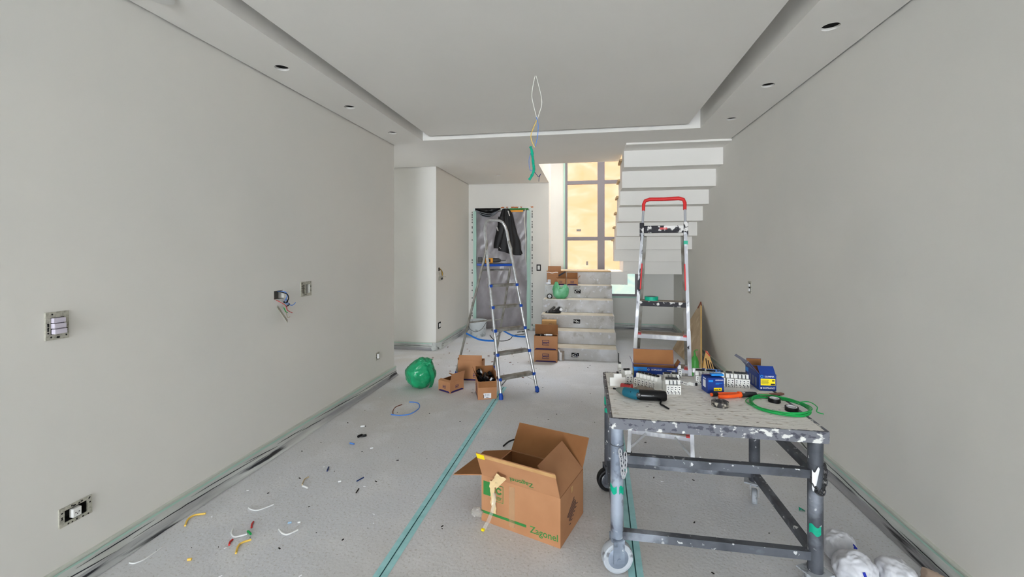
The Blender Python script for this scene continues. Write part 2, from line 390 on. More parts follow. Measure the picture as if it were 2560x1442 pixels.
# baseboards with crumpled grey protective film and tape
def skirting(name, p, q, out, mt):
    """p,q: ends on the floor line, out: unit vector into the room"""
    p = Vector((*p, 0)); q = Vector((*q, 0)); o = Vector((*out, 0)); L = (q-p).length; d = (q-p)/L
    g = G(); g.add([p, q, q+o*.016, p+o*.016, p+Vector((0, 0, .105)), q+Vector((0, 0, .105)), q+o*.016+Vector((0, 0, .105)), p+o*.016+Vector((0, 0, .105))], [(0, 1, 5, 4), (3, 2, 6, 7), (4, 5, 6, 7), (0, 3, 7, 4), (1, 2, 6, 5)])
    b = struct(name, g, 'skirting')
    nu = max(12, int(L*45))
    def fn(u, v):
        s_ = u*L; k = p+d*s_
        n1 = noise.noise(Vector((s_*6, v*3, 1.7))); n2 = noise.noise(Vector((s_*1.6, v*1.2, 9.1))); n3 = noise.noise(Vector((s_*19, v*7, 4)))
        z = .088*(1-v)**1.25; off = .019+.038*v**1.7+(.011*n1+.016*n2+.004*n3)*(.35+.65*math.sin(math.pi*min(v*1.05, 1)))
        return k+o*max(off, .0175)+Vector((0, 0, max(z+(.006*n1 if 0 < v < .95 else 0), .0022)))
    G().grid(lambda u, v: fn(u, v*.45), nu, 4).build('film_upper', 'film_pale', b, smooth='all')
    G().grid(lambda u, v: fn(u, .45+v*.55), nu, 6).build('protective_film', mt, b, smooth='all')
    rnd = random.Random(name); cr = G(); a = rnd.uniform(0, .15)
    while a < L-.3:
        ln = rnd.uniform(.25, .75); v0 = rnd.uniform(.12, .42); v1 = v0+rnd.uniform(.05, .25); n_ = 14
        P = [Vector(fn(min(1, (a+ln*k/n_)/L), v0+(v1-v0)*k/n_))+o*.0012+Vector((0, 0, .0012)) for k in range(n_+1)]
        cr.tube(P, [.0004+.0022*math.sin(math.pi*k/n_) for k in range(n_+1)], 5); a += ln*rnd.uniform(.5, 1.0)
    cr.build('film_crease', 'film_dark', b, kind='stuff')  # dark tubes put the shade of the creases into colour
    def ft(u, v):
        s_ = u*L; k = p+d*s_; w = .006*noise.noise(Vector((s_*2.3, 5, 0)))
        return k+o*(.0215)+Vector((0, 0, .096-.011*v+w*.5))
    G().grid(ft, max(6, nu//3), 1).build('masking_tape', 'tape_pale', b)
skirting('baseboard_left', (XL, .4), (XL, 4.515), (1, 0), 'film')
skirting('baseboard_right', (XR, 7.83), (XR, .6), (-1, 0), 'film')
skirting('baseboard_corridor', (-3.05, 5.73), (-2.055, 5.73), (0, -1), 'film_x')
skirting('baseboard_hall', (-2.07, 5.715), (-2.07, 7.4), (1, 0), 'film')
skirting('baseboard_back', (.40, 7.85), (1.49, 7.85), (0, -1), 'film_x')
skirting('baseboard_door', (-.915, 7.42), (-.65, 7.42), (0, -1), 'film_x')
t = thing('wall_corner_guard', 'pale film sleeve wrapped round the corridor corner at the floor', 'film', (-2.07, 5.73, 0))
G().grid(lambda u, v: ((-.05+.11*u*(1 if u > .0 else 0))*(1 if u < .6 else 1)+.012*noise.noise(Vector((u*9, v*6, 0))), -.03-.012*noise.noise(Vector((u*7, v*9, 3)))-.03*v if u < .62 else .02*(u-.62)*10-.03*v, .10*(1-v)+.003), 16, 8).build('sleeve', 'film_pale', t, smooth='all')

# floor tapes over the seams of the floor cover
def seam(name, label, pts, w):
    t = thing(name, label, 'tape', (0, 0, 0))
    def strip(hw, z, mt, nm):
        g = G(); n = len(pts); P = []
        for x, y in pts: P += [(x-hw, y, z), (x+hw, y, z)]
        g.add(P, [(2*i, 2*i+1, 2*i+3, 2*i+2) for i in range(n-1)]); g.add([(a, b, z-.0012) for a, b, c in P], [(2*i, 2*i+1, 2*i+3, 2*i+2) for i in range(n-1)])
        g.build(nm, mt, t)
    strip(w, .0022, 'tape_teal', 'tape_strip'); strip(.0028, .0030, 'tape_seam', 'seam_line')
seam('floor_tape', 'long teal tape strip on the open floor left of the carton, running to the ladder', [(-.876, .9), (-.870, 1.71), (-.852, 2.8), (-.834, 3.9), (-.828, 4.3)], .031)
seam('floor_tape', 'teal tape strip on the floor beneath the work table', [(.205, .9), (.212, 1.9), (.235, 2.68), (.25, 3.4)], .032)

# ------------------------------------------------------------------ stair
st = bpy.data.objects.new('staircase', None); COL.objects.link(st); st['kind'] = 'structure'
TZ = [.148, .31, .485, .667, .855, 1.053]; SX0, SX1 = -.632, .388
for i, z in enumerate(TZ):
    y0 = 5.5+.285*i; z0 = 0 if i == 0 else TZ[i-1]
    y1 = 7.80 if i == 5 else y0+.285
    g = G(); nb = 14
    def edge(u, s=i): return .004*noise.noise(Vector((u*14, s*3.1, 0)))
    zb = (0 if i < 5 else .835)
    g.box(((SX0+SX1)/2, (y0+y1)/2, (z+zb)/2), (SX1-SX0, y1-y0, z-zb), bev=.006)
    o = g.build('step', 'concrete', st, smooth=False)
    G().box(((SX0+SX1)/2, (y0+y1)/2, z+.0006), (SX1-SX0-.02, y1-y0-.02, .0012)).build('dust', 'dust_beige', o)
G().box(((SX0+SX1)/2, 6.925+.14, 1.061), (SX1-SX0, .30, .012)).build('landing_edge', 'tread_wood', st)
# landing extension and winder under the upper flight
G().box((.517, 7.40, .9525), (.262, .80, .203)).build('landing_slab', 'ceil', st)
G().box((1.05, 7.46, 1.125), (.92, .78, .21)).build('winder_slab', 'ceil', st)
# upper flight: stepped soffit, each step a block
ux0, ux1 = .434, XR
fy = [4.82, 5.115, 5.385, 5.68, 5.96, 6.247, 6.54, 6.838, 7.13]; fz = [2.548, 2.359, 2.157, 1.977, 1.787, 1.598, 1.412, 1.227]
for k in range(1, 8):
    y0, y1 = fy[k], fy[k+1]; zb = fz[k]; zt = fz[k-1]+.13
    o = G().box(((ux0+ux1)/2, (y0+y1)/2, (zb+zt)/2), (ux1-ux0, y1-y0, zt-zb), bev=.0025).build('soffit_step', 'ceil', st)
    G().box(((ux0+ux1)/2-.012, y0+.15, zt+.014), (ux1-ux0+.03, .30, .026)).build('tread_board', 'tread_wood', o)
G().box(((ux0+ux1)/2, (4.82+5.115)/2, 2.655), (ux1-ux0, .295, .21)).build('soffit_step', 'ceil', st)
G().box(((ux0+ux1)/2-.012, 5.05, 2.78), (ux1-ux0+.03, .34, .026)).build('tread_board', 'tread_wood', st)
# electrical boxes for step lights in the risers
for (x, y, z, nm, ring) in [(-.135, 5.498, .067, 'lowest', 1), (-.127, 6.068, .40, 'third', 0), (-.127, 6.638, .765, 'fifth', 0)]:
    t = thing('step_light_box', 'dark speckled electrical box set in the %s stair riser' % nm, 'electrical box', M=frame((1, 0, 0), (0, 0, 1), (x, y, z)))
    G().box((0, 0, .001), (.094, .056, .004)).build('back_plate', 'dark', t)
    gg = G()
    for k in range(9):
        gg.box((random.uniform(-.04, .04), random.uniform(-.022, .022), .0035), (random.uniform(.008, .02), random.uniform(.005, .012), .002))
    gg.build('plaster_flecks', 'white_plastic', t, kind='stuff')
    if ring: G().tube([(.012+.018*math.cos(a*math.pi/10), .018*math.sin(a*math.pi/10), .005) for a in range(20)], .0035, 6, True).build('ring', 'sop_grey', t, smooth=True)

# ------------------------------------------------------------------ windows
win = bpy.data.objects.new('window_1', None); COL.objects.link(win); win['kind'] = 'structure'
YW = 7.93
vx = [(-.381, -.335), (.206, .332), (.865, .925)]
hz = [(.57, .61), (1.575, 1.64), (2.60, 2.665), (3.70, 3.77), (4.84, 4.9)]
for a, b in vx: G().box(((a+b)/2, YW, 2.735), (b-a, .05, 4.33)).build('mullion', 'win_frame', win)
for a, b in hz:
    for (x0, x1) in ((vx[0][1], vx[1][0]), (vx[1][1], vx[2][0])): G().box(((x0+x1)/2, YW, (a+b)/2), (x1-x0, .044, b-a)).build('transom', 'win_frame', win)
def pane(x0, x1, z0, z1, mt):
    def fn(u, v): 
        x = x0-.02+(x1-x0+.04)*u; z = z0-.02+(z1-z0+.04)*v
        return (x, 7.957+.006*noise.noise(Vector((x*5+z*4, z*3-x*3, 2))), z)
    G().grid(fn, 10, 14).build('pane', mt, win, smooth='all')
for (x0, x1) in ((vx[0][1], vx[1][0]), (vx[1][1], vx[2][0])):
    for (a, b) in zip(hz, hz[1:]): 
        if a[1] < 1: pane(x0, x1, 1.0, b[0], 'pane_film'); pane(x0, x1, a[1], .99, 'pane_film_low')
        else: pane(x0, x1, a[1], b[0], 'pane_film')
G().box((-.389, 7.846, 2.0), (.03, .004, 2.8)).build('masking_tape', 'tape_pale', win)
G().box((.20, 7.846, .562), (1.35, .004, .03)).build('masking_tape', 'tape_pale', win)
G().box((.933, 7.846, .79), (.036, .004, .44)).build('masking_tape', 'tape_pale', win)
for x, z, a, b in ((-.13, 1.76, .08, .04), (.02, 1.16, .035, .07)): G().box((x, 7.905, z), (a, .002, b)).build('sticker', 'grey_sticker', win)

# ------------------------------------------------------------------ door with film
dr = bpy.data.objects.new('door_1', None); COL.objects.link(dr); dr['kind'] = 'structure'
gg = G(); gg.box((-1.968, 7.47, 1.07), (.034, .12, 2.14)); gg.box((-.957, 7.47, 1.07), (.034, .12, 2.14)); gg.box((-1.4625, 7.47, 2.123), (.977, .12, .034))
gg.build('door_frame', 'frame_white', dr)
leaf = G().box((-1.4625, 7.51, 1.053), (.975, .04, 2.10)).build('door_leaf', 'door_leaf', dr)
for x, w in ((-1.83, .1), (-1.25, .09)): G().box((x, 7.486, 1.05), (w, .006, 1.9)).build('glass_strip', 'door_glass', leaf)
h_ = G(); h_.box((-1.08, 7.445, .98), (.05, .02, 1.06), bev=.004); h_.box((-1.08, 7.47, .6), (.03, .05, .03)); h_.box((-1.08, 7.47, 1.4), (.03, .05, .03))
h_.build('pull_handle', 'door_glass', dr)
G().box((-1.08, 7.43, 1.475), (.05, .02, .09), bev=.003).build('handle_wrap', 'white_plastic', dr)
G().box((-1.01, 7.436, 1.0), (.045, .012, .07), bev=.003).build('lock_plate', 'frame_white', dr)
def fn(u, v):
    x = -1.955+.985*u; z = .02+2.06*v
    return (x, 7.405+.018*noise.noise(Vector((x*3+z*2.2, z*2, 0)))+.010*noise.noise(Vector((x*14-z*8, z*5, 3))), z)
G().grid(fn, 40, 60).build('protective_film', 'film_door', dr, smooth='all')
gg = G()
for k in range(46):
    z = .05+k*.045
    if random.random() < .72: gg.box((-2.005, 7.417, z), (.012, .004, random.uniform(.02, .045)))
    if random.random() < .62: gg.box((-.925, 7.417, z), (.012, .004, random.uniform(.02, .045)))
gg.build('frame_gap', 'dark', dr, kind='stuff')
gg = G()
for k in range(24):
    gg.box((-1.47+k*.024, 7.416, 2.146+.008*random.random()), (.024, .012, .018))
gg.build('foam_seal', 'foam', dr)
for x, w in ((-1.40, .04), (-1.33, .06), (-1.15, .05), (-1.03, .16)): G().blob((w/2, .014, .018), x*7, .3, 3, (x, 7.405, 2.145), 2).build('plaster_patch', 'white_plastic', dr, smooth='all')
G().box((-1.18, 7.40, 2.118), (.38, .006, .03)).build('masking_tape', 'zag_green', dr)
G().box((-1.2, 7.398, 2.085), (.24, .006, .03)).build('masking_tape', 'tool_orange', dr)
for x in (-1.945, -.985):
    G().grid(lambda u, v: (x-.028+.056*u+.008*noise.noise(Vector((v*6, u, x))), 7.375, .03+2.06*v), 3, 40).build('masking_tape', 'tape_pale', dr)

# ------------------------------------------------------------------ wall electrics
def wallM(side, a, z, depth=0):
    if side == 'L': return frame((0, 1, 0), (0, 0, 1), (XL+depth, a, z))
    if side == 'R': return frame((0, -1, 0), (0, 0, 1), (XR-depth, a, z))
    if side == 'H': return frame((0, 1, 0), (0, 0, 1), (-2.07+depth, a, z))
    if side == 'B': return frame((1, 0, 0), (0, 0, 1), (a, 7.42-depth, z))
def bracket(t, w, h, iw, ih, mt='steel_box', spots=10):
    g = G(); d = .006
    g.box((0, (h+ih)/4, d/2), (w, (h-ih)/2, d)); g.box((0, -(h+ih)/4, d/2), (w, (h-ih)/2, d))
    g.box(((w+iw)/4, 0, d/2), ((w-iw)/2, ih, d)); g.box((-(w+iw)/4, 0, d/2), ((w-iw)/2, ih, d))
    g.build('bracket', mt, t)
    g = G(); rnd = random.Random(int(w*1e4+h*1e3))
    for k in range(spots):
        s_ = rnd.choice((-1, 1)); 
        if rnd.random() < .6: x, y = rnd.uniform(-w*.42, w*.42), s_*(h+ih)/4+rnd.uniform(-.003, .003)
        else: x, y = s_*(w+iw)/4, rnd.uniform(-ih*.4, ih*.4)
        g.lathe([(rnd.uniform(.002, .004), d), (.0035, d+.0006), (0, d+.0006)], 8, (x, y, 0))
    g.build('screw_slots', 'dark', t, kind='stuff')
t = thing('light_switch', 'white three-rocker light switch on a bare grey bracket, near left wall', 'switch', M=wallM('L', 1.398, 1.094))
bracket(t, .078, .112, .046, .068, spots=16); G().box((0, 0, .002), (.046, .068, .003)).build('back_box', 'dark', t)
for k in (-1, 0, 1): G().box((0, k*.0222, .012-.0035*k), (.042, .0195, .020), bev=.0025).build('rocker', 'rocker_white', t)
t = thing('wall_socket', 'white three-pin socket in a wide horizontal bracket, low on the near left wall', 'socket', M=wallM('L', 1.463, .301))
bracket(t, .118, .078, .082, .050, spots=16)
g = G(); g.box((0, 0, -.040), (.081, .049, .002)); g.box((0, .0245, -.02), (.081, .001, .04)); g.box((0, -.0245, -.02), (.081, .001, .04)); g.box((.0405, 0, -.02), (.001, .049, .04)); g.box((-.0405, 0, -.02), (.001, .049, .04)); g.build('back_box', 'dark', t)
m_ = G().box((-.002, 0, .004), (.030, .036, .022), bev=.002).build('socket_module', 'white_plastic', t)
gg = G(); 
for x, y in ((-.006, 0), (.006, 0), (0, -.006)): gg.lathe([(.0022, .0153), (.0022, .0158), (0, .0158)], 8, (x-.002, y, 0))
gg.build('pin_holes', 'dark', m_)
t = thing('wall_box_open', 'open wall box with loose coloured wires hanging out and a dangling plate', 'electrical box', M=wallM('L', 2.676, 1.087))
G().box((0, 0, -.043), (.094, .059, .002)).build('box_bottom', 'steel_dark', t); G().box((0, .0285, -.022), (.094, .001, .044)).build('box_side', 'steel_dark', t); G().box((0, -.0285, -.022), (.094, .001, .044)).build('box_side', 'steel_dark', t)
def wr(pts, mt, r=.0022): return G().tube(smooth_path(pts), r, 6).build('wire', mt, t, smooth='all')
def smooth_path(P, k=6):
    P = [Vector(p) for p in P]; out = []
    for i in range(len(P)-1):
        a, b, c, d = P[max(i-1, 0)], P[i], P[i+1], P[min(i+2, len(P)-1)]
        for s_ in range(k):
            u = s_/k; out.append(.5*((2*b)+(c-a)*u+(2*a-5*b+4*c-d)*u*u+(3*b-a-3*c+d)*u**3))
    return out+[P[-1]]
wr([(.02, .02, -.03), (.05, .015, .01), (.058, -.015, .02), (.02, -.05, .03), (.045, -.075, .035)], 'blue_wire', .003)
wr([(.045, -.03, .02), (.06, -.07, .03), (.10, -.085, .03), (.135, -.07, .03)], 'blue_wire', .003)
wr([(.03, .02, -.02), (.055, .0, .02), (.06, -.03, .03), (.045, -.05, .03)], 'black', .004)
wr([(.01, -.05, .03), (.03, -.06, .03), (.05, -.05, .03)], 'black', .005)
wr([(-.04, -.02, -.02), (0, -.06, .03), (.035, -.085, .03), (.05, -.115, .03), (.10, -.14, .03)], 'red_wire', .0025)
wr([(.035, -.085, .03), (.06, -.08, .03), (.07, -.07, .03)], 'black', .004)
wr([(.02, -.10, .03), (.04, -.14, .03), (.05, -.165, .03), (.075, -.165, .03)], 'tan_wire', .002)
wr([(.01, -.09, .03), (.03, -.12, .03), (.05, -.13, .03)], 'green_wire', .003)
G().bar((-.03, -.08, .012), (.035, -.19, .04), .05, .003, up=(.5, .3, .8)).build('loose_plate', 'steel_box', t)
t = thing('wall_box_blank', 'empty double wall box in a grey bracket beside the hanging wires', 'electrical box', M=wallM('L', 2.967, 1.103))
bracket(t, .124, .112, .088, .068, spots=14); gg = G(); gg.box((0, 0, -.042), (.088, .068, .002)); gg.build('box_bottom', 'steel_dark', t)
G().box((0, 0, -.01), (.006, .068, .02)).build('divider', 'steel_box', t)
t = thing('wall_socket', 'small white socket in a dark bracket low at the far end of left wall', 'socket', M=wallM('L', 4.11, .308))
bracket(t, .078, .075, .046, .05, spots=6); G().box((0, 0, .002), (.046, .05, .003)).build('back_box', 'dark', t); G().box((0, 0, .011), (.022, .044, .02), bev=.002).build('socket_module', 'white_plastic', t)
t = thing('wall_switch', 'two-module switch bracket halfway up the right wall', 'switch', M=wallM('R', 4.315, 1.053))
bracket(t, .078, .112, .046, .084, spots=10); G().box((0, 0, .002), (.046, .084, .003)).build('back_box', 'dark', t)
for z in (-.024, .02): G().box((0, z, .010), (.026, .026, .016), bev=.002).build('module', 'white_plastic', t)
t = thing('light_switch', 'white switch in a dark ornate bracket on the wall right of the door', 'switch', M=wallM('B', -.811, 1.094))
bracket(t, .076, .112, .044, .072, mt='dark', spots=0); G().box((0, 0, .008), (.040, .066, .012), bev=.003).build('rocker', 'white_plastic', t)
t = thing('wall_socket', 'small socket in a dark bracket low on the hall wall before the door', 'socket', M=wallM('H', 5.86, .325))
bracket(t, .10, .088, .06, .056, mt='dark', spots=0); G().box((0, 0, .008), (.05, .05, .012), bev=.003).build('socket_module', 'white_plastic', t)
t = thing('wall_box_open', 'bundle of yellow and black wires hanging from a hole in the hall wall', 'wires', M=wallM('H', 5.85, 1.08))
G().box((-.005, .045, .002), (.04, .05, .004)).build('opening', 'hole_shade', t)  # black plate on the wall, painted as the dark of the hole
for k in range(8):
    a = random.uniform(-.02, .02)
    wr([(a, .06, 0), (a+.01, .03, .03), (.03+a, -.01, .035+a*.3), (.05+a*1.5, -.045, .03)], ['yellow_wire', 'black', 'brown_wire', 'black'][k % 4], .0035)
gg = G(); gg.box((.04, -.075, .02), (.13, .05, .012)); gg.bar((.08, -.06, .03), (.16, -.07, .05), .006, .004); gg.build('loose_plate', 'steel_box', t)
gg = G()
for k in range(4): gg.box((.01+k*.022, -.09, .027), (.012, .03, .002))
gg.build('print', 'print_dark', t)

# hanging lamp wires
t = thing('hanging_wires', 'pair of lamp wires hanging from the ceiling centre, ends knotted in green tape', 'wires', (-.343, 2.935, 2.60))
def hw(pts, mt, r=.0028): 
    q = [(x+.343, dy, z-2.6) for (x, z, dy) in pts]; return G().tube(smooth_path(q), r, 6).build('wire', mt, t, smooth='all')
hw([(-.347, 2.601, 0), (-.369, 2.475, .004), (-.352, 2.38, .0), (-.336, 2.315, -.004)], 'pale_wire')
hw([(-.336, 2.315, -.004), (-.325, 2.26, 0), (-.330, 2.18, .003), (-.347, 2.112, 0)], 'blue_wire')
hw([(-.339, 2.601, 0), (-.300, 2.43, .005), (-.318, 2.34, .003), (-.336, 2.294, .004)], 'pale_wire')
hw([(-.336, 2.294, .004), (-.374, 2.20, .004), (-.368, 2.15, 0), (-.349, 2.108, 0)], 'yellow_wire')
hw([(-.377, 2.07, .004), (-.389, 2.02, .006), (-.381, 1.955, 0), (-.362, 1.945, 0)], 'blue_wire', .002)
hw([(-.356, 1.945, 0), (-.335, 1.92, .004), (-.322, 1.905, 0), (-.306, 1.925, 0), (-.318, 1.90, 0), (-.320, 1.872, 0)], 'navy_wire', .002)
pp = smooth_path([(-.035, .0, -.485), (-.025, .0, -.52), (-.016, 0, -.60), (-.012, 0, -.65), (-.028, 0, -.69), (-.045, 0, -.715)], 5)
G().tube(pp, [.009+.005*noise.noise(Vector((i*.6, 0, 0))) for i in range(len(pp))], 8).build('tape_knot', 'tape_bright', t, smooth=True)
# ------------------------------------------------------------------ cartons
def carton(name, label, w, d, h, loc, rz, flaps=(), mt='kraft', inner='kraft_in', t=.004, cat='box', base=None, group=None):
    """open carton: body, inner lining, flaps=[(side, length, angle outwards from upright, inset)]"""
    b = thing(name, label, cat, loc, rz, group)
    g = G(); H = h
    for sx in (-1, 1): g.box((sx*(w/2-t/2), 0, H/2), (t, d, H))
    for sy in (-1, 1): g.box((0, sy*(d/2-t/2), H/2), (w-2*t, t, H))
    g.box((0, 0, t/2), (w-2*t, d-2*t, t))
    body = g.build('body', mt, b)
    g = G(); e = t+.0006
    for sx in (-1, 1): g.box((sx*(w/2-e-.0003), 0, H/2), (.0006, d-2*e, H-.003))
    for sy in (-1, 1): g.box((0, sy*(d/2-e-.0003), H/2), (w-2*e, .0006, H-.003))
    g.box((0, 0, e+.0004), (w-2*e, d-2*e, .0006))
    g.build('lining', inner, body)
    fl = {}
    for (side, ln, ang, *rest) in flaps:
        inset = rest[0] if rest else .003
        x, out = SIDE[side]; x = Vector(x); out = Vector(out); a = R(ang)
        span = (w if side in ('front', 'back') else d)
        o = Vector((0, 0, H))+out*((d if side in ('front', 'back') else w)/2-t/2)
        dr_ = Vector((0, 0, 1))*math.cos(a)+out*math.sin(a)
        M = frame(x, dr_, o)
        g = G(); g.box((0, ln/2+.001, 0), (span-2*inset, ln, t*.8))
        f = g.build('flap', mt, b, M=M)
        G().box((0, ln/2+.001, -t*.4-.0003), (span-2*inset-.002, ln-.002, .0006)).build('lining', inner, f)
        fl[side] = f
    return b, body, fl
def face(side, w, d, u, v, off=.0004):
    x, out = SIDE[side]; o = Vector(out)*((d if side in ('front', 'back') else w)/2+off)+Vector(x)*u+Vector((0, 0, v))
    return frame(x, (0, 0, 1), o)
def spin(M, deg): return M @ Matrix.Rotation(R(deg), 4, 'Z')
def emblem(parent, M, s, mt='navy_ink', rot=0):
    """small squared logo: frame bars with the word weg"""
    M = spin(M, rot); g = G(); w, h, t = s, s*.72, s*.06
    g.box((-w/2+t/2, 0, .0003), (t, h, .0006)); g.box((w/2-t/2, h*.12, .0003), (t, h*.76, .0006))
    g.box((0, h/2-t/2, .0003), (w, t, .0006)); g.box((-.0, -h/2+t/2, .0003), (w, t, .0006))
    g.build('logo_frame', mt, parent, M=M)
    text(parent, 'weg', s*.60, M @ Matrix.Translation((0, s*.02, .0003)), mt, 'logo', bold=.02, sx=.85)
def foot_band(parent, side, w, d, ww, hh, mt='navy_ink'):
    poly = [(-ww/2, 0), (ww/2, 0), (ww/2-hh*.7, hh*.8), (ww/2-hh*1.8, hh), (-ww/2+hh*1.8, hh), (-ww/2+hh*.7, hh*.8)]
    decal(parent, 0, 0, face(side, w, d, 0, .003), mt, 'print_band', poly)

# large carton, foreground
b, body, fl = carton('carton', 'large open carton with green lettering on the floor left of the table', .44, .315, .235, (-.274, 2.236, 0), R(-19.2), [('front', .150, 23), ('back', .162, 40), ('left', .19, 104), ('right', .17, -44)], t=.006)
text(body, 'Zagonel', .046, face('front', .44, .315, .135, .042), 'zag_green', bold=.012)
decal(body, .26, .013, face('front', .44, .315, -.09, .05), 'zag_green', 'print_band')
lb = decal(body, .05, .085, face('front', .44, .315, -.115, .165), 'zag_green', 'print_frame')
decal(body, .045, .080, face('front', .44, .315, -.115, .165, .0011), 'kraft', 'print_field')
gg = G()
for k in range(12):
    a = R(40+k*26); M2 = Matrix.Translation((0, .014, 0)) @ Matrix.Rotation(a, 4, 'Z'); gg.box((.0155, 0, .0003), (.007, .0055, .0006), M2)
gg.tube([(.012*math.cos(R(40+k*14)), .014+.012*math.sin(R(40+k*14)), .0003) for k in range(22)], .0024, 5)
gg.build('print_gear', 'zag_green', body, M=face('front', .44, .315, -.115, .165, .0018))
gg = G(); 
for k in range(3): gg.box((0, -.018-k*.006, .0003), (.032-.006*k, .003, .0006))
gg.build('print_lines', 'zag_green', body, M=face('front', .44, .315, -.115, .165, .0018))
decal(body, .046, .07, face('front', .44, .315, -.185, .175), 'zag_green', 'print_field')
text(fl['front'], 'Zagonel', .04, spin(Matrix.Translation((.02, .035, .0035)), 180), 'zag_green', bold=.012)
decal(fl['front'], .42, .022, Matrix.Translation((.01, .140, .0028)), 'kraft_pale', 'torn_edge')
decal(fl['front'], .046, .030, Matrix.Translation((-.192, .136, .0038)), 'yellow_label', 'yellow_sticker')
gg = G()
for k in range(5): gg.box((-.03+k*.002, .02-k*.012, .0003), (.11-.012*(k % 3), .005, .0006))
gg.build('print_lines', 'dark_ink', body, M=spin(face('right', .44, .315, .01, .125), 30))
gg = G()
for k in range(6): gg.bar((-.09+k*.022, -.03, .0003), (-.075+k*.022, -.04, .0003), .004, .0006, up=(0, 0, 1))
gg.build('print_marks', 'dark_ink', body, M=spin(face('right', .44, .315, .02, .12), 30))
gg = G(); gg.box((0, 0, .0003), (.022, .03, .0006)); gg.build('hand_slot_tear', 'kraft_pale', body, M=face('right', .44, .315, -.01, .208))
# peeled packing tape on the carton
gg = G(); gg.grid(lambda u, v: ((-.165+.028*u+.012*v)*1.0, -.1615-.012*noise.noise(Vector((u*3, v*8, 0)))-.03*v*v*0-.006, .225-.16*v), 3, 12); gg.build('peeled_tape', 'masking', b, smooth='all')
gg = G(); gg.grid(lambda u, v: (-.145+.02*u+.03*math.sin(v*4)*.4-.02*v, -.170-.05*v-.01*noise.noise(Vector((u*3, v*6, 0))), .17-.165*v), 3, 16); gg.build('clear_tape_strand', 'clear_tape', b, smooth='all')
G().blob((.03, .025, .018), 4, .5, 3, (-.235, -.18, .05), 3).build('clear_tape_wad', 'clear_tape', b, smooth='all')
G().box((-.168, -.225, .006), (.016, .012, .010), bev=.002).build('yellow_tape_end', 'yellow_label', b)
gg = G(); gg.grid(lambda u, v: (-.10+.055*u-.03*v-.02*u*v, -.205-.012*v+.022*noise.noise(Vector((u*5, v*5, 1))), .295-.055*v-.015*u), 6, 6); gg.build('torn_tape', 'masking', b, smooth='all')
decal(body, .032, .20, face('front', .44, .315, -.04, .12), 'seal_tape', 'sealing_tape')
gb = G().blob((.045, .05, .045), 9, .4, 3, (-.13, -.05, .185), 3); o = gb.build('plastic_bag', 'zag_green', None, smooth='all')
o.location = b.location; o.rotation_euler = b.rotation_euler; tag(o, 'crumpled green plastic bag inside the large open carton', 'bag')
o2 = G().blob((.14, .09, .055), 3, .2, 2, (0, 0, .062), 3, floor=.008).build('packed_bundle', 'kraft_in', None, smooth='all'); o2.location = b.location; o2.rotation_euler = b.rotation_euler
tag(o2, 'brown paper bundle lying deep in the large carton', 'bundle')

# floor cartons by the ladder
def wegbox(name, label, w, d, h, loc, rz, flaps, logo=('front',), rot=0, ls=.06, lu=0, lv=None, band=True, **k):
    b, body, fl = carton(name, label, w, d, h, loc, rz, flaps, **k)
    for s_ in logo:
        emblem(body, face(s_, w, d, lu, lv if lv else h*.5), ls, 'navy_ink', rot)
        if band: foot_band(body, s_, w, d, (w if s_ in ('front', 'back') else d)*.94, .016)
    return b, body, fl
wegbox('small_carton', 'small open carton with lifted lid on the floor beside the green bag', .170, .185, .105, (-1.3335, 4.128, 0), R(-29), [('back', .06, -50), ('right', .09, 14), ('front', .03, -70)], ('front', 'right'), 0, .042)
wegbox('medium_carton', 'upright carton standing behind the smaller floor cartons, logo upside down', .275, .11, .215, (-1.225, 4.50, 0), R(3), [('front', .058, 2, .012), ('left', .02, 10)], ('front',), 180, .062, .06, .06)
pb, pbody, pfl = wegbox('parts_carton', 'open carton filled with black electrical parts at the ladder foot', .178, .235, .168, (-.952, 4.027, 0), R(20), [('left', .085, 22), ('right', .085, -4), ('back', .085, 30), ('front', .055, 165)], ('left',), 90, .075)
decal(pbody, .072, .046, face('front', .178, .235, 0, .035), 'label_white', 'shipping_label')
gg = G()
for k in range(6): gg.box((-.018+.016*(k % 3), .012-.012*(k//3), .0003), (.010, .003, .0006))
gg.box((0, -.016, .0003), (.024, .004, .0006)); gg.box((-.034, -.006, .0003), (.005, .03, .0006))
gg.build('print_lines', 'print_dark', pbody, M=face('front', .178, .235, 0, .035, .0012))
rnd = random.Random(5)
for k in range(12):
    o = thing('electrical_part', 'black electrical part with a white tag heaped in the open parts carton' if k in (2, 6, 9) else 'plain black electrical part heaped in the open parts carton', 'electrical part', (0, 0, 0), 0, 'black electrical parts in the carton')
    ang = R(20); lx, ly = -.055+.055*(k % 3)+rnd.uniform(-.006, .006), -.078+.052*(k//3)+rnd.uniform(-.006, .006); lz = .135+rnd.uniform(0, .055)+(.035 if ly > 0 else 0)
    o.location = (-.952+lx*math.cos(ang)-ly*math.sin(ang), 4.027+lx*math.sin(ang)+ly*math.cos(ang), lz)
    o.rotation_euler = (rnd.uniform(-.9, .9), rnd.uniform(-.9, .9), rnd.uniform(0, 3))
    G().box((0, 0, 0), (.05, .034, .026), bev=.003).build('body', 'black_shiny', o)
    G().box((0, 0, .016), (.026, .018, .010), bev=.002).build('module', 'tool_dark', o)
    if k in (2, 6, 9): G().box((0, .002, .022), (.030, .022, .002)).build('tag', 'label_white', o)
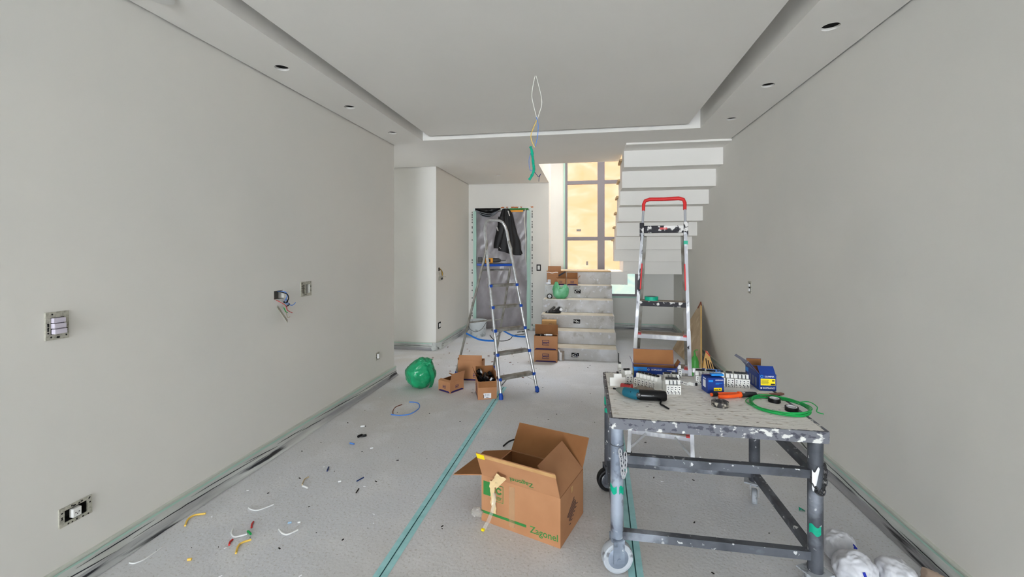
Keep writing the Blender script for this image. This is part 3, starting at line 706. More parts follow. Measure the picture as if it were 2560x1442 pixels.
# stack against the stairs
wegbox('stair_carton', 'closed brown carton at the foot of the stairs, bottom of the stack', .290, .142, .147, (-.498, 5.413, 0), R(1), [('back', .07, -90), ('front', .07, -90)], ('front',), 0, .085, .0)
sb, sbody, sfl = wegbox('stair_carton', 'open brown carton on top of the stack at the foot of stairs', .292, .142, .172, (-.498, 5.411, .1535), R(1), [('back', .12, 2, .0)], ('front',), 0, .088, .0, .09)
rnd = random.Random(8)
for k in range(5):
    o = G().box((0, 0, 0), (.07, .03, .03), bev=.005).build('electrical_part', 'black_shiny', None); o.location = (-.60+.035*k, 5.40+rnd.uniform(-.02, .02), .312+rnd.uniform(0, .012)); o.rotation_euler = (rnd.uniform(-.3, .3), rnd.uniform(-.3, .3), rnd.uniform(0, 3))
    tag(o, 'black part poking out of the open carton at the stair foot', 'electrical part', 'black parts in the stair carton')
o = G().tube([(-.05, 0, 0), (-.03, 0, 0), (-.028, 0, 0), (.04, 0, 0), (.055, 0, 0)], [.006, .006, .011, .011, .007], 12).build('white_tube', 'label_white', None, loc=(-.47, 5.375, .335), rz=R(5), smooth=True); tag(o, 'white tube lying across the open carton at the stair foot', 'tube')
o = thing('white_charger', 'white narrow package leaning between the cartons and lowest stair riser', 'package', (-.318, 5.455, 0))
G().box((0, 0, .05), (.032, .02, .10), bev=.003).build('body', 'label_white', o); G().bar((-.01, 0, .10), (-.03, .01, .135), .02, .008).build('torn_top', 'label_white', o); G().box((.022, .01, .06), (.05, .012, .12), bev=.002).build('card', 'worn_tread', o)
# items on the steps
wegbox('step_carton', 'small taped carton lying on the second step', .20, .13, .108, (-.506, 5.985, .3125), R(2), [('front', .065, -89), ('back', .065, -89)], ('front',), 0, .04, .02, .055, band=False, mt='kraft_pale', inner='kraft_pale')
o = thing('drill_bits_pouch', 'black tool with pale tips lying on the third step', 'tool', (-.46, 6.20, .487))
G().tube([(-.125, -.01, .012), (-.10, -.01, .016), (-.04, 0, .022), (.03, .01, .024), (.10, .01, .022)], [.004, .013, .018, .022, .018], 10).build('grip', 'black', o, smooth=True)
G().bar((-.06, 0, .03), (.01, .03, .085), .05, .02).build('guard', 'tool_dark', o); G().bar((.02, .01, .03), (.09, .03, .08), .06, .03).build('motor', 'black', o)
G().lathe([(.022, 0), (.022, .012), (0, .014)], 14, m=Matrix.Translation((.105, -.005, .055)) @ Matrix.Rotation(R(70), 4, 'X')).build('disc', 'label_white', o, smooth=True)
G().box((-.085, -.018, .022), (.02, .012, .02), bev=.003).build('collar', 'print_grey', o)
def tape_roll(name, label, loc, r, h, mt, core='label_white', tilt=None, inner=.6, group=None):
    o = thing(name, label, 'tape roll', loc)
    if tilt: o.rotation_euler = tilt
    n = 28
    def ring(ro, ri, z0, z1): return G().lathe([(ri, z0), (ro, z0), (ro, z1), (ri, z1), (ri, z0)], n)
    ring(r, r*inner+.002, 0, h).build('tape', mt, o, smooth=True); ring(r*inner+.0018, r*inner-.002, .0005, h+.0006).build('core', core, o, smooth=True)
    return o
tape_roll('tape_roll', 'black tape roll with white core leaning beside the green bag on stairs', (-.545, 6.50, .692), .042, .02, 'dark', tilt=(R(60), R(10), 0))
# green shopping bag on the fourth step
o = thing('shopping_bag', 'pale green plastic shopping bag standing on the fourth step', 'bag', (-.378, 6.52, .6695))
def sbag(u, v):
    a = 2*math.pi*u; c, q = math.cos(a), math.sin(a); z = .155*v
    sq = 1/max(abs(c)**2.6+abs(q)**2.6, 1e-6)**(1/2.6)
    rx = (.095+.022*math.sin(min(1, v*1.5)*math.pi*.55)-.018*max(0, v-.8)*5*.4)*(.72+.28*min(1, v*5)); ry = rx*.62
    w_ = 1+.055*math.sin(9*a+v*4)*v+.07*noise.noise(Vector((c*2.2, q*2.2, v*3+4)))
    return (rx*sq*c*w_, ry*sq*q*w_, z+.012*noise.noise(Vector((c*3, q*3, 9)))*(v > .9))
gg = G(); gg.grid(sbag, 64, 16); gg.add([sbag(k/64, 0) for k in range(64)], [tuple(range(64))]); gg.build('body', 'bag_pale_green', o, smooth='all')
for sx in (-1, 1):
    hh = .125 if sx < 0 else .085
    def hd(u, v, sx=sx, hh=hh):
        a = 2*math.pi*u; wd = .050*(1-v)**.8+.014; th = .046*(1-v)+.008
        rp = 1+.12*math.sin(6*a+v*6)+.15*noise.noise(Vector((math.cos(a)*2, math.sin(a)*2, v*4+sx)))
        return (sx*(.058+.010*v)+wd*math.cos(a)*rp, .012*v+th*math.sin(a)*rp, .125+hh*v)
    G().grid(hd, 28, 12).build('handle', 'bag_pale_green', o, smooth='all')
G().blob((.085, .05, .03), 6, .4, 3, (0, 0, .125), 3).build('contents', 'zag_green', o, smooth='all')
o = thing('corner_strip', 'thin black strip standing at the right foot of the stairs', 'strip', (.402, 5.49, 0)); G().box((0, 0, .058), (.010, .014, .116), bev=.002).build('strip', 'black', o); G().box((0, -.006, .004), (.022, .02, .008), bev=.001).build('foot', 'dark', o)
o = G().grid(lambda u, v: (.03*u+.006*v, .024*v, .004+.012*math.sin(u*3+v*2)), 5, 4).build('tape_scrap', 'tape_bright', None, loc=(1.125, 2.52, 0), smooth='all'); tag(o, 'small teal tape scrap on the floor right of the table leg', 'tape scrap')
# cartons on the fifth step
cb = carton('step_carton', 'tall torn carton against the wall on the fifth step', .215, .10, .20, (-.502, 6.85, .8575), R(-2), [('back', .085, 6), ('front', .05, 140)], mt='kraft', inner='kraft')
gg = G(); gg.tube([(-.11+.024*k, -.069, .185+.008*math.sin(k*1.3)) for k in range(10)], .006, 6); gg.build('torn_edge', 'label_white', cb[0], smooth=True)
b_, bo_, f_ = wegbox('step_carton', 'middle carton with black cable clips on the fifth step', .13, .085, .10, (-.373, 6.725, .8575), R(-4), [('back', .11, -8), ('left', .03, 60)], ('front',), 0, .042, -.01)
o = G().bar((-.05, 0, 0), (.05, .02, .06), .035, .02).build('cable_clip', 'print_dark', None, loc=(-.37, 6.725, 1.0)); tag(o, 'dark clip sticking out of the middle carton on the fifth step', 'electrical part')
b_, bo_, f_ = wegbox('step_carton', 'right open carton with raised lid on the fifth step', .172, .10, .10, (-.2105, 6.70, .8575), R(2), [('back', .09, 8), ('right', .06, 38), ('left', .03, 15)], ('front',), 0, .05, 0)
o = thing('paper_cup', 'small white package beside the cartons on the fifth step', 'package', (-.568, 6.70, .857)); G().box((.0, 0, .045), (.05, .035, .075), bev=.006).build('body', 'bag_white', o); G().blob((.045, .03, .022), 3, .3, 3, (-.01, -.02, .018), 2, floor=.001).build('wrapper', 'bag_white', o, smooth='all')

# ------------------------------------------------------------------ bags, bucket, jacket
def shp(p):
    k = max(0, p.z/.15); return Vector((p.x*(1-.12*k*k)+.03*k*k, p.y*(1-.15*k*k), p.z))
o = thing('garbage_bag', 'full green plastic bag on the floor by the left wall corner', 'bag', (-1.675, 4.17, 0))
G().blob((.150, .14, .155), 11, .11, 2.2, (0, 0, .138), 5, floor=.001, shape=shp).build('body', 'bag_green', o, smooth='all')
G().blob((.075, .06, .035), 6, .4, 3, (.055, -.03, .268), 4).build('tied_top', 'bag_green', o, smooth='all')
gg = G(); gg.grid(lambda u, v: (.12+.03*math.sin(v*3)+.02*u, -.10+.05*u, .22-.20*v), 4, 10); gg.build('side_fold', 'bag_green', o, smooth='all')
o = thing('paint_bucket', 'white plastic paint bucket standing before the filmed door', 'bucket', (-1.74, 6.78, 0))
G().lathe([(.12, 0), (.125, .01), (.145, .24), (.150, .25), (.150, .262), (.141, .262), (.139, .25), (.117, .012), (0, .012)], 32).build('body', 'bucket', o, smooth=True)
G().tube(smooth_path([(-.148, -.02, .23), (-.10, -.14, .15), (0, -.17, .10), (.10, -.14, .14), (.148, -.02, .23)]), .003, 6).build('handle', 'dark', o, smooth=True)
o = G().tube(smooth_path([(-1.55, 6.85, .006), (-1.40, 6.50, .006), (-1.25, 6.45, .006), (-1.17, 6.62, .006), (-1.166, 6.9, .006), (-1.02, 7.03, .006), (-.98, 7.16, .006), (-1.05, 7.25, .006), (-1.15, 7.18, .006)]), .005, 6).build('power_cable', 'dark', None, smooth=True)
tag(o, 'dark cable looped on the floor between bucket and stairs', 'cable')
o = G().tube(smooth_path([(-.58, 2.99, .006), (-.547, 3.079, .006), (-.481, 3.131, .006), (-.369, 3.191, .006), (-.223, 3.245, .006), (-.134, 3.246, .006), (-.052, 3.185, .006), (-.008, 3.009, .006)]), .0055, 6).build('power_cable', 'black', None, smooth=True)
tag(o, 'black cable arching on the floor behind the large carton', 'cable')
o = thing('jacket', 'black jacket hanging from the top of the filmed door', 'jacket', (-1.35, 7.33, 0))
def jk(u, v):
    a = 2*math.pi*u; z = 2.12-.74*v
    rx = .05+.165*v**.8+.01*math.sin(v*9); ry = .028+.03*v
    rip = 1+.16*math.sin(7*a+v*5)+.10*noise.noise(Vector((math.cos(a)*2, math.sin(a)*2, v*5)))
    cx = -.03+.06*v-.10*math.sin(max(0, v-.2)*1.2)*0
    zz = z-(.07*math.cos(a+.6) if v > .9 else 0)
    return (cx+rx*rip*math.cos(a), ry*rip*math.sin(a), zz)
G().grid(jk, 48, 24).build('body', 'jacket', o, smooth='all')
def sl(u, v):
    a = 2*math.pi*u; r = .055+.02*math.sin(v*3.1)+.008*noise.noise(Vector((math.cos(a), math.sin(a), v*6)))
    return (-.10-.06*v+.02*math.sin(v*5)+r*math.cos(a), -.035+.03*math.sin(a), 1.98-.55*v)
G().grid(sl, 20, 18).build('sleeve', 'jacket', o, smooth='all')
for p, q in (((.02, -.04, 2.08), (.05, -.05, 1.99)), ((-.17, -.07, 1.80), (-.15, -.075, 1.73)), ((-.13, -.075, 1.45), (-.10, -.075, 1.42))): G().bar(p, q, .03, .004).build('reflective_strip', 'label_white', o)
o = thing('plastic_drape', 'black plastic sheet sagging along the top of the filmed door', 'plastic sheet', (-1.70, 7.37, 2.12))
gg = G(); gg.grid(lambda u, v: (-.24+.46*u, -.012*noise.noise(Vector((u*8, v*8, 0)))-.012*math.sin(v*7), .02-(.03+.13*math.sin(math.pi*min(1, max(0, u*1.05)))**1.2)*v), 24, 12); gg.build('sheet', 'black_shiny', o, smooth='all')
gg = G()
for k in range(3): gg.tube(smooth_path([(-.22, -.03, -.02), (-.1, -.035, -.06-.03*k), (.05, -.035, -.085-.025*k), (.18, -.03, -.04)]), .007, 6)
gg.build('fold', 'print_grey', o, smooth='all')
o = G().tube(smooth_path([(-1.04, 7.36, 2.11), (-1.05, 7.36, 1.9), (-1.035, 7.355, 1.7), (-1.03, 7.36, 1.5), (-1.035, 7.36, 1.3), (-1.02, 7.36, 1.15)]), .005, 6).build('hanging_cable', 'pale_wire', None, smooth=True); tag(o, 'white cable hanging down the right side of the filmed door', 'cable')

# white bags, lower right corner
def sack(name, label, loc, rad, mt, seed, marks=()):
    o = thing(name, label, 'bag', loc); G().blob(rad, seed, .12, 2.0, (0, 0, rad[2]*.8), 5, floor=.001).build('body', mt, o, smooth='all')
    for (p, q, w, m2) in marks: G().bar(p, q, w, .003, up=(0, -.6, .8)).build('print', m2, o)
    return o
sack('plastic_bag', 'crumpled white plastic bag with blue print near the table foot', (1.11, 2.01, 0), (.078, .070, .075), 'bag_white', 3, [((-.004, -.064, .098), (.006, -.084, .052), .010, 'blue_ink')])
sack('plastic_bag', 'white plastic bag with small label tucked behind the blue-printed bag', (1.13, 2.16, 0), (.066, .062, .072), 'bag_white', 8, [((.03, -.04, .098), (.04, -.05, .085), .014, 'blue_ink')])
sack('plastic_bag', 'plain white plastic bag by the right wall film', (1.275, 2.03, 0), (.068, .08, .06), 'bag_white', 14)
o = thing('paper_sheet', 'beige paper sack lying against the right wall film', 'paper', (1.408, 1.97, 0)); G().blob((.045, .11, .05), 5, .12, 2, (0, 0, .038), 4, floor=.001).build('body', 'bag_beige', o, smooth='all')

# ------------------------------------------------------------------ leaning board, bottle, paper bag by the right wall
def slab(name, A, L, T, th, mt, label, cat):
    A, L, T = Vector(A), Vector(L), Vector(T); n = (L-A).cross(T-A).normalized()
    o = thing(name, label, cat, A); g = G(); P = [A-A, L-A, T-A]; g.add([*P, *[p+n*th for p in P]], [(0, 1, 2), (5, 4, 3), (0, 3, 4, 1), (1, 4, 5, 2), (2, 5, 3, 0)])
    g.build('slab', mt, o); return o, n
o, n = slab('stone_offcut', (1.270, 5.075, .001), (1.215, 6.33, .001), (1.488, 5.955, .700), -.014, 'tile_stone', 'triangular beige stone offcut leaning on the right wall behind the ladder', 'stone slab')
A = Vector((1.270, 5.075, .001)); T = Vector((1.488, 5.955, .700))
g = G(); g.bar((0, -.003, 0), (T-A)*.985+Vector((0, -.003, 0)), .010, .016, up=(1, 0, 0)); g.build('cut_edge', 'tile_edge', o)
G().tube(smooth_path([(T-A)+Vector((-.05, -.03, -.06)), (T-A)+Vector((-.02, -.03, .0)), (T-A)+Vector((-.01, -.03, .02)), (T-A)+Vector((-.005, -.04, -.09))]), .007, 6).build('strap', 'brown_wire', o, smooth=True)
o = thing('green_bottle', 'green plastic bottle with a long crooked neck behind the table', 'bottle', (1.195, 5.05, 0))
G().lathe([(.036, 0), (.040, .01), (.042, .06), (.042, .16), (.030, .20), (.014, .225), (.011, .25), (0, .25)], 24).build('body', 'bottle_green', o, smooth=True)
G().tube(smooth_path([(0, 0, .245), (-.004, 0, .27), (.010, 0, .285), (.035, 0, .288)]), [.009]*7+[.005]*12, 8).build('neck', 'bottle_green', o, smooth=True)
o = thing('paper_bag', 'yellow paper bag with dark stripes and a red folded tip by the right wall', 'bag', (1.385, 5.2, 0))
g = G(); g.add([(-.085, -.04, 0), (.06, -.04, 0), (.06, .05, 0), (-.085, .05, 0), (-.042, 0, .215), (.0, 0, .215), (-.035, .006, .245), (-.015, .006, .245)], [(0, 1, 5, 4), (1, 2, 5), (2, 3, 4, 5), (3, 0, 4), (4, 5, 7, 6), (0, 3, 2, 1)]); g.build('body', 'paper_yellow', o)
for k in range(3):
    g = G(); x = -.02+.024*k; g.tube(smooth_path([(x-.018, -.011, .165-.02*k), (x-.01, -.022, .10), (x+.005, -.040, .02)]), .006, 6); g.build('stripe', 'wrap_print', o, smooth=True)
g = G(); g.bar((-.038, -.006, .25), (.005, -.012, .195), .03, .01); g.build('red_tip', 'red_plastic', o)

# ------------------------------------------------------------------ step ladders
def ladderA():
    w = Vector((.751, .661, 0)); n = Vector((-.661, .751, 0)); mid = Vector((-.63, 4.076, 0))
    t = thing('step_ladder', 'aluminium step ladder with blue end caps standing in mid floor', 'ladder', mid)
    def Q(a, b, z): return w*a+n*b+Vector((0, 0, z))
    HW = lambda z: .206-.075*z/1.65
    Lean = .29
    # front frame with the arched handrail
    pts = [Q(-HW(0), 0, .012)]+[Q(-HW(z), Lean*z, z) for z in (.5, 1., 1.5, 1.6)]
    pts += [Q(-.118, Lean*1.66, 1.66), Q(-.095, Lean*1.70, 1.70), Q(-.06, Lean*1.715, 1.715), Q(.06, Lean*1.715, 1.715), Q(.095, Lean*1.70, 1.70), Q(.118, Lean*1.66, 1.66)]
    pts += [Q(HW(z), Lean*z, z) for z in (1.6, 1.5, 1., .5)]+[Q(HW(0), 0, .012)]
    G().tube(pts, .0145, 12).build('front_rail', 'alu', t, smooth=True)
    for sg in (-1, 1):
        G().tube([Q(sg*HW(0), 0, 0), Q(sg*HW(0), 0, .03), Q(sg*HW(.04), Lean*.05, .05)], [.020, .020, .017], 12).build('foot_cap', 'blue_cap', t, smooth=True)
        G().tube([Q(sg*.24, .95, .01), Q(sg*.20, .62, .80), Q(sg*.165, .43, 1.28), Q(sg*.15, .40, 1.42), Q(sg*.13, .42, 1.50)], .0125, 10).build('rear_leg', 'alu_dull', t, smooth=True)
        G().tube([Q(sg*.24, .95, 0), Q(sg*.238, .94, .04)], .017, 10).build('foot_cap', 'blue_cap', t, smooth=True)
        a = Q(sg*(HW(.52)), Lean*.52, .52); b2 = Q(sg*.218, .74, .50); m3 = (a+b2)/2-Vector((0, 0, .03))
        sp = smooth_path([a, m3, b2]); gg = G()
        for p, q in zip(sp, sp[1:]): gg.bar(p, q, .004, .018, up=(0, 0, 1))
        gg.build('strap', 'blue_strap', t)
    for z in (.17, .39, .61, .83, 1.04):
        h2 = HW(z)
        c = Q(0, Lean*z+.035, z); M = frame(w, n, c)
        st_ = G().box((0, 0, 0), (2*h2-.01, .082, .026), bev=.003).build('step', 'alu_dull', t, M=M)
        for sg in (-1, 1): G().box((sg*(h2-.004), -.034, 0), (.030, .040, .030), bev=.004).build('step_cap', 'blue_cap', st_)
    for sg in (-1, 1):
        for z in (.17, .61): G().bar(Q(sg*(HW(z)-.09), Lean*z+.01, z-.012), Q(sg*HW(z-.06), Lean*(z-.06), z-.07), .012, .003).build('brace', 'alu', t)
    M = frame(w, n, Q(0, .49, 1.245))
    p_ = G().box((0, 0, 0), (.30, .26, .024), bev=.006).build('platform', 'blue_cap', t, M=M)
    G().box((0, 0, .0125), (.27, .23, .002)).build('tread', 'tool_dark', p_)
    G().tube([Q(-.207, .70, .62), Q(.207, .70, .62)], .009, 8).build('cross_bar', 'alu_dull', t, smooth=True); G().tube([Q(-.175, .47, 1.19), Q(.175, .47, 1.19)], .009, 8).build('cross_bar', 'alu_dull', t, smooth=True)
    return t, w, n, mid
lt, lw, ln, lmid = ladderA()
# cordless drill on the platform
o = thing('cordless_drill', 'yellow and grey cordless drill lying on the blue ladder platform', 'drill', M=frame((lw*.9-ln*.43).normalized(), (lw*.43+ln*.9).normalized(), lmid+ln*.47+lw*-.02+Vector((0, 0, 1.262))))
G().box((-.055, 0, .028), (.085, .055, .05), bev=.008).build('motor_housing', 'tool_orange', o)
G().box((-.055, -.029, .028), (.03, .004, .028), bev=.001).build('badge', 'tool_dark', o)
G().tube([(-.012, 0, .03), (.0, 0, .03), (.05, 0, .03), (.07, 0, .03)], [.024, .026, .023, .012], 14).build('chuck', 'tool_dark', o, smooth=True)
G().tube([(.07, 0, .03), (.125, 0, .03)], .0035, 6).build('bit', 'chain_dark', o)
G().bar((-.07, .01, .03), (-.13, .05, .03), .045, .032).build('handle', 'tool_dark', o)
G().box((-.145, .06, .035), (.05, .075, .055), bev=.006).build('battery', 'tool_dark', o)

def ladderB():
    w = Vector((.985, -.17, 0)); n = Vector((.17, .985, 0)); mid = Vector((.485, 2.95, 0))
    t = thing('step_ladder', 'paint-splattered ladder with red handle standing behind the table', 'ladder', mid)
    def Q(a, b, z): return w*(a+.014*z-.004)+n*b+Vector((0, 0, z))
    HW = lambda z: .2-.035*z
    K = .19
    for sg in (-1, 1):
        gg = G(); gg.bar(Q(sg*HW(0), 0, .01), Q(sg*HW(.85), K*.85, .85), .05, .024, up=w); gg.build('front_rail', 'splat_white', t)
        gg = G(); gg.bar(Q(sg*HW(.84), K*.84, .84), Q(sg*HW(1.56), K*1.56, 1.56), .04, .021, up=w); gg.build('front_rail_upper', 'splat_alu', t)
        gg = G(); gg.bar(Q(sg*(HW(1.1)-.012), K*1.12-.012, 1.12), Q(sg*(HW(1.3)-.012), K*1.30-.012, 1.30), .04, .008, up=w); gg.build('red_guard', 'red_plastic', t)
        gg = G(); gg.bar(Q(sg*(HW(0)+.01), .80, .01), Q(sg*(HW(1.5)-.02), K*1.5+.06, 1.5), .04, .02, up=w); gg.build('rear_leg', 'alu_dull', t)
        gg = G(); gg.box((0, 0, 0), (.036, .06, .03), frame(w, n, Q(sg*HW(0), 0, .015))); gg.build('foot_cap', 'dark', t)
        G().tube([Q(sg*.148, K*1.52, 1.52), Q(sg*.142, K*1.74, 1.735)], .0085, 10).build('handle_post', 'splat_alu', t, smooth=True)
        gg = G(); gg.box((0, 0, 0), (.03, .05, .10), frame(w, n, Q(sg*.150, K*1.55, 1.55)), bev=.004); gg.build('hinge_block', 'splat_black', t)
        G().tube([Q(sg*.142, K*1.70, 1.69), Q(sg*.142, K*1.74, 1.74), Q(sg*.132, K*1.76, 1.765), Q(sg*.10, K*1.77, 1.775), Q(0, K*1.77, 1.772)], [.012, .0125, .013, .014, .0135], 10).build('red_grip', 'red_plastic', t, smooth=True)
        gg = G(); gg.bar(Q(sg*.09, .02, .17), Q(sg*HW(.06), 0, .06), .004, .014); gg.build('brace', 'alu', t)
    for z, kind in ((.18, 0), (.39, 0), (.60, 0), (.81, 0), (1.03, 1)):
        M = frame(w, n, Q(0, K*z+.045, z)); h2 = HW(z)
        if kind == 0:
            s_ = G().box((0, 0, -.012), (2*h2+.02, .115, .028)).build('step', 'splat_white', t, M=M)
            G().box((0, .004, .0035), (2*h2-.05, .10, .004)).build('tread', 'worn_tread', s_)
            for sg in (-1, 1): G().box((sg*(h2-.012), -.03, .0022), (.046, .062, .009), bev=.001).build('red_corner', 'red_worn', s_)
        else:
            s_ = G().box((0, 0, -.010), (2*h2-.015, .10, .034), bev=.003).build('step', 'splat_black', t, M=M)
            G().box((0, .004, .0085), (2*h2-.03, .09, .003)).build('tread', 'worn_tread', s_)
    M = frame(w, n, Q(0, K*1.55, 1.55))
    p_ = G().box((0, .0, 0), (.27, .07, .052), bev=.006).build('tool_tray', 'splat_black', t, M=M)
    G().box((.0, -.0355, .004), (.05, .002, .014)).build('red_badge', 'red_worn', p_)
    gg = G(); gg.box((0, 0, 0), (.027, .044, .03), frame(w, n, Q(HW(1.45), K*1.45, 1.45))); gg.build('green_tape', 'tape_bright', t)
    return w, n, mid, Q
bw, bn, bmid, bQ = ladderB()
p_ = bmid+bQ(-.075, .19*1.03+.045, 1.0415)
tape_roll('tape_roll', 'teal masking tape roll on the black step of the splattered ladder', p_, .047, .026, 'tape_bright', core='print_grey', inner=.68)
# ------------------------------------------------------------------ work table
TX0, TX1, TY0, TY1, TZ0 = .105, .945, 1.885, 2.585, .68
tb = thing('work_table', 'paint-spattered steel work table on wheels with a wooden top', 'table', ((TX0+TX1)/2, (TY0+TY1)/2, 0))
ox, oy = (TX0+TX1)/2, (TY0+TY1)/2
def tl(x, y, z): return (x-ox, y-oy, z)
top = G().box(tl(ox, oy, TZ0-.008), (TX1-TX0-.016, TY1-TY0-.016, .016)).build('table_top', 'table_board', tb)
G().box(tl(ox, oy, TZ0-.0095), (TX1-TX0-.012, TY1-TY0-.012, .011)).build('board_edge', 'board_edge', top)
for nm, c, d in (('rim', (ox, TY0, TZ0-.023), (TX1-TX0, .012, .046)), ('rim', (ox, TY1, TZ0-.023), (TX1-TX0, .012, .046)), ('rim', (TX0, oy, TZ0-.023), (.012, TY1-TY0, .046)), ('rim', (TX1, oy, TZ0-.023), (.012, TY1-TY0, .046))):
    G().box(tl(*c), d).build('rim', 'table_rim', tb)
lx0, lx1, ly0, ly1 = TX0+.028, TX1-.030, TY0+.032, TY1-.032
def leg(x, y, z0, z1, mt, r=.0275): return G().tube([tl(x, y, z0), tl(x, y, (z0+z1)/2), tl(x, y, z1)], r, 20).build('leg', mt, tb, smooth=True)
l1 = leg(lx0, ly0, .135, TZ0-.02, 'table_leg_pale'); l2 = leg(lx1, ly0, .105, TZ0-.02, 'table_metal'); l3 = leg(lx0, ly1, .10, TZ0-.02, 'table_metal'); l4 = leg(lx1, ly1, .13, TZ0-.02, 'table_metal')
G().tube([tl(lx0, ly0, .555), tl(lx0, ly0, .558)], .030, 20).build('weld_ring', 'table_metal', l1, smooth=True)
G().tube([tl(lx1, ly0, .536), tl(lx1, ly0, .539)], .029, 20).build('weld_ring', 'table_metal', l2, smooth=True)
def rail(p, q, w=.034, t_=.030): G().bar(tl(*p), tl(*q), t_, w, up=(0, 0, 1) if abs(p[2]-q[2]) < 1 else (1, 0, 0)).build('rail', 'table_metal', tb)
rail((lx0, ly0, .498), (lx1, ly0, .498)); rail((lx0, ly0, .168), (lx1, ly0, .168))
rail((lx0, ly1, .168), (lx1, ly1, .168)); rail((lx1, ly0, .168), (lx1, ly1, .168)); rail((lx0, ly0, .168), (lx0, ly1, .168)); rail((lx1, ly0, .498), (lx1, ly1, .498), .034)
# fixed wheels on the left legs: fork plus wheel
def fixed_wheel(x, y, r, rot, mt, mf, zc):
    f = G(); M = Matrix.Translation(tl(x, y, zc)) @ Matrix.Rotation(rot, 4, 'Z')
    f.box((0, -.030, .035), (.048, .004, .10), M); f.box((0, .030, .035), (.048, .004, .10), M); f.box((0, 0, .083), (.050, .064, .006), M); fo = f.build('wheel_fork', mf, tb)
    MM = M @ Matrix.Rotation(R(90), 4, 'X')
    w_ = G().lathe([(.012, -.020), (r-.014, -.020), (r-.010, -.022), (r-.003, -.020), (r, -.010), (r, .010), (r-.003, .020), (r-.010, .022), (r-.014, .020), (.012, .020), (.012, -.020)], 36, m=MM).build('wheel', mt, tb, smooth=True)
    G().lathe([(0, -.023), (.040, -.023), (.046, -.019), (.046, .019), (.040, .023), (0, .023)], 30, m=MM).build('wheel_hub', mf, w_, smooth=True)
    G().tube([(0, 0, -.036), (0, 0, .036)], .009, 10, m=MM).build('axle', mf, w_, smooth=True)
fixed_wheel(lx0, ly0, .068, R(14), 'rubber_pale', 'table_leg_pale', .069)
fixed_wheel(lx0-.006, ly1-.0, .066, R(14), 'black', 'table_metal', .067)
def caster(x, y, rot, zp):
    M = Matrix.Translation(tl(x, y, 0)) @ Matrix.Rotation(rot, 4, 'Z')
    f = G(); f.box((0, 0, zp), (.10, .085, .006), M); f.lathe([(.022, zp-.016), (.022, zp)], 16, m=M); o = f.build('caster_plate', 'rubber_pale', tb)
    f = G(); f.box((-.020, 0, zp-.045), (.003, .040, .06), M); f.box((.020, 0, zp-.045), (.003, .040, .06), M); f.box((0, 0, zp-.018), (.043, .045, .004), M); f.build('caster_fork', 'rubber_pale', tb)
    MM = M @ Matrix.Translation((0, .01, .040)) @ Matrix.Rotation(R(90), 4, 'Y')
    G().lathe([(0, -.014), (.034, -.014), (.040, -.009), (.040, .009), (.034, .014), (0, .014)], 28, m=MM).build('caster_wheel', 'rubber_pale', tb, smooth=True)
caster(lx1, ly1, R(-20), .127); caster(lx1, ly0, R(25), .102)
# chains round the front legs
def chain(x, y, pts, mt, lk=.017):
    g = G(); P = smooth_path(pts, 12); acc = 0; last = P[0]; k = 0
    for p in P[1:]:
        if (p-last).length >= lk:
            d = (p-last).normalized(); a = d.orthogonal().normalized()
            if k % 2: a = d.cross(a)
            c = (p+last)/2; ring = [c+d*(.0140*math.cos(q*math.pi/6))+a*(.0080*math.sin(q*math.pi/6)) for q in range(12)]
            g.tube([tuple(v) for v in ring], 0.0026, 6, True); last = p; k += 1
    return g.build('chain', mt, tb, smooth=True)
chain(0, 0, [tl(lx0+.010, ly0-.032, .545), tl(lx0+.016, ly0-.034, .50), tl(lx0+.022, ly0-.034, .44), tl(lx0+.030, ly0-.028, .425), tl(lx0+.034, ly0-.022, .50), tl(lx0+.032, ly0-.02, .54)], 'chain_metal')
chain(0, 0, [tl(lx1+.030, ly0-.010, .54), tl(lx1+.026, ly0-.024, .50), tl(lx1+.012, ly0-.034, .44), tl(lx1-.004, ly0-.034, .425), tl(lx1-.016, ly0-.030, .46), tl(lx1-.028, ly0-.012, .485)], 'chain_dark')
G().grid(lambda u, v: tl(lx1-.026+.028*u*(1-.5*v), ly0-.0290-.004*math.sin(u*3), .525-.075*v-.012*math.sin(u*6)), 6, 6).build('white_rag', 'label_white', tb, smooth='all')
# scraps of green tape on legs
def legtape(x, y, z, h, a0, a1, mt='tape_bright', r=.0290):
    G().grid(lambda u, v: tl(x+r*math.cos(R(a0+(a1-a0)*u)), y+r*math.sin(R(a0+(a1-a0)*u)), z+h*v+.006*math.sin(u*7)), 10, 2).build('green_tape', mt, tb, smooth='all')
legtape(lx0, ly0, .352, .03, 180, 265); legtape(lx0, ly0, .35, .032, 285, 350); legtape(lx0, ly1, .50, .045, 180, 330); legtape(lx0, ly1, .455, .025, 200, 330); legtape(lx1, ly1, .47, .035, 200, 330); legtape(lx1, ly1, .56, .05, 190, 340)
legtape(lx1, ly0, .262, .035, 200, 285)

# ------------------------------------------------------------------ things on the table
TT = TZ0+.0006
def gadd(o, g, nm, mt, smooth=False): return g.build(nm, mt, o, smooth=smooth)
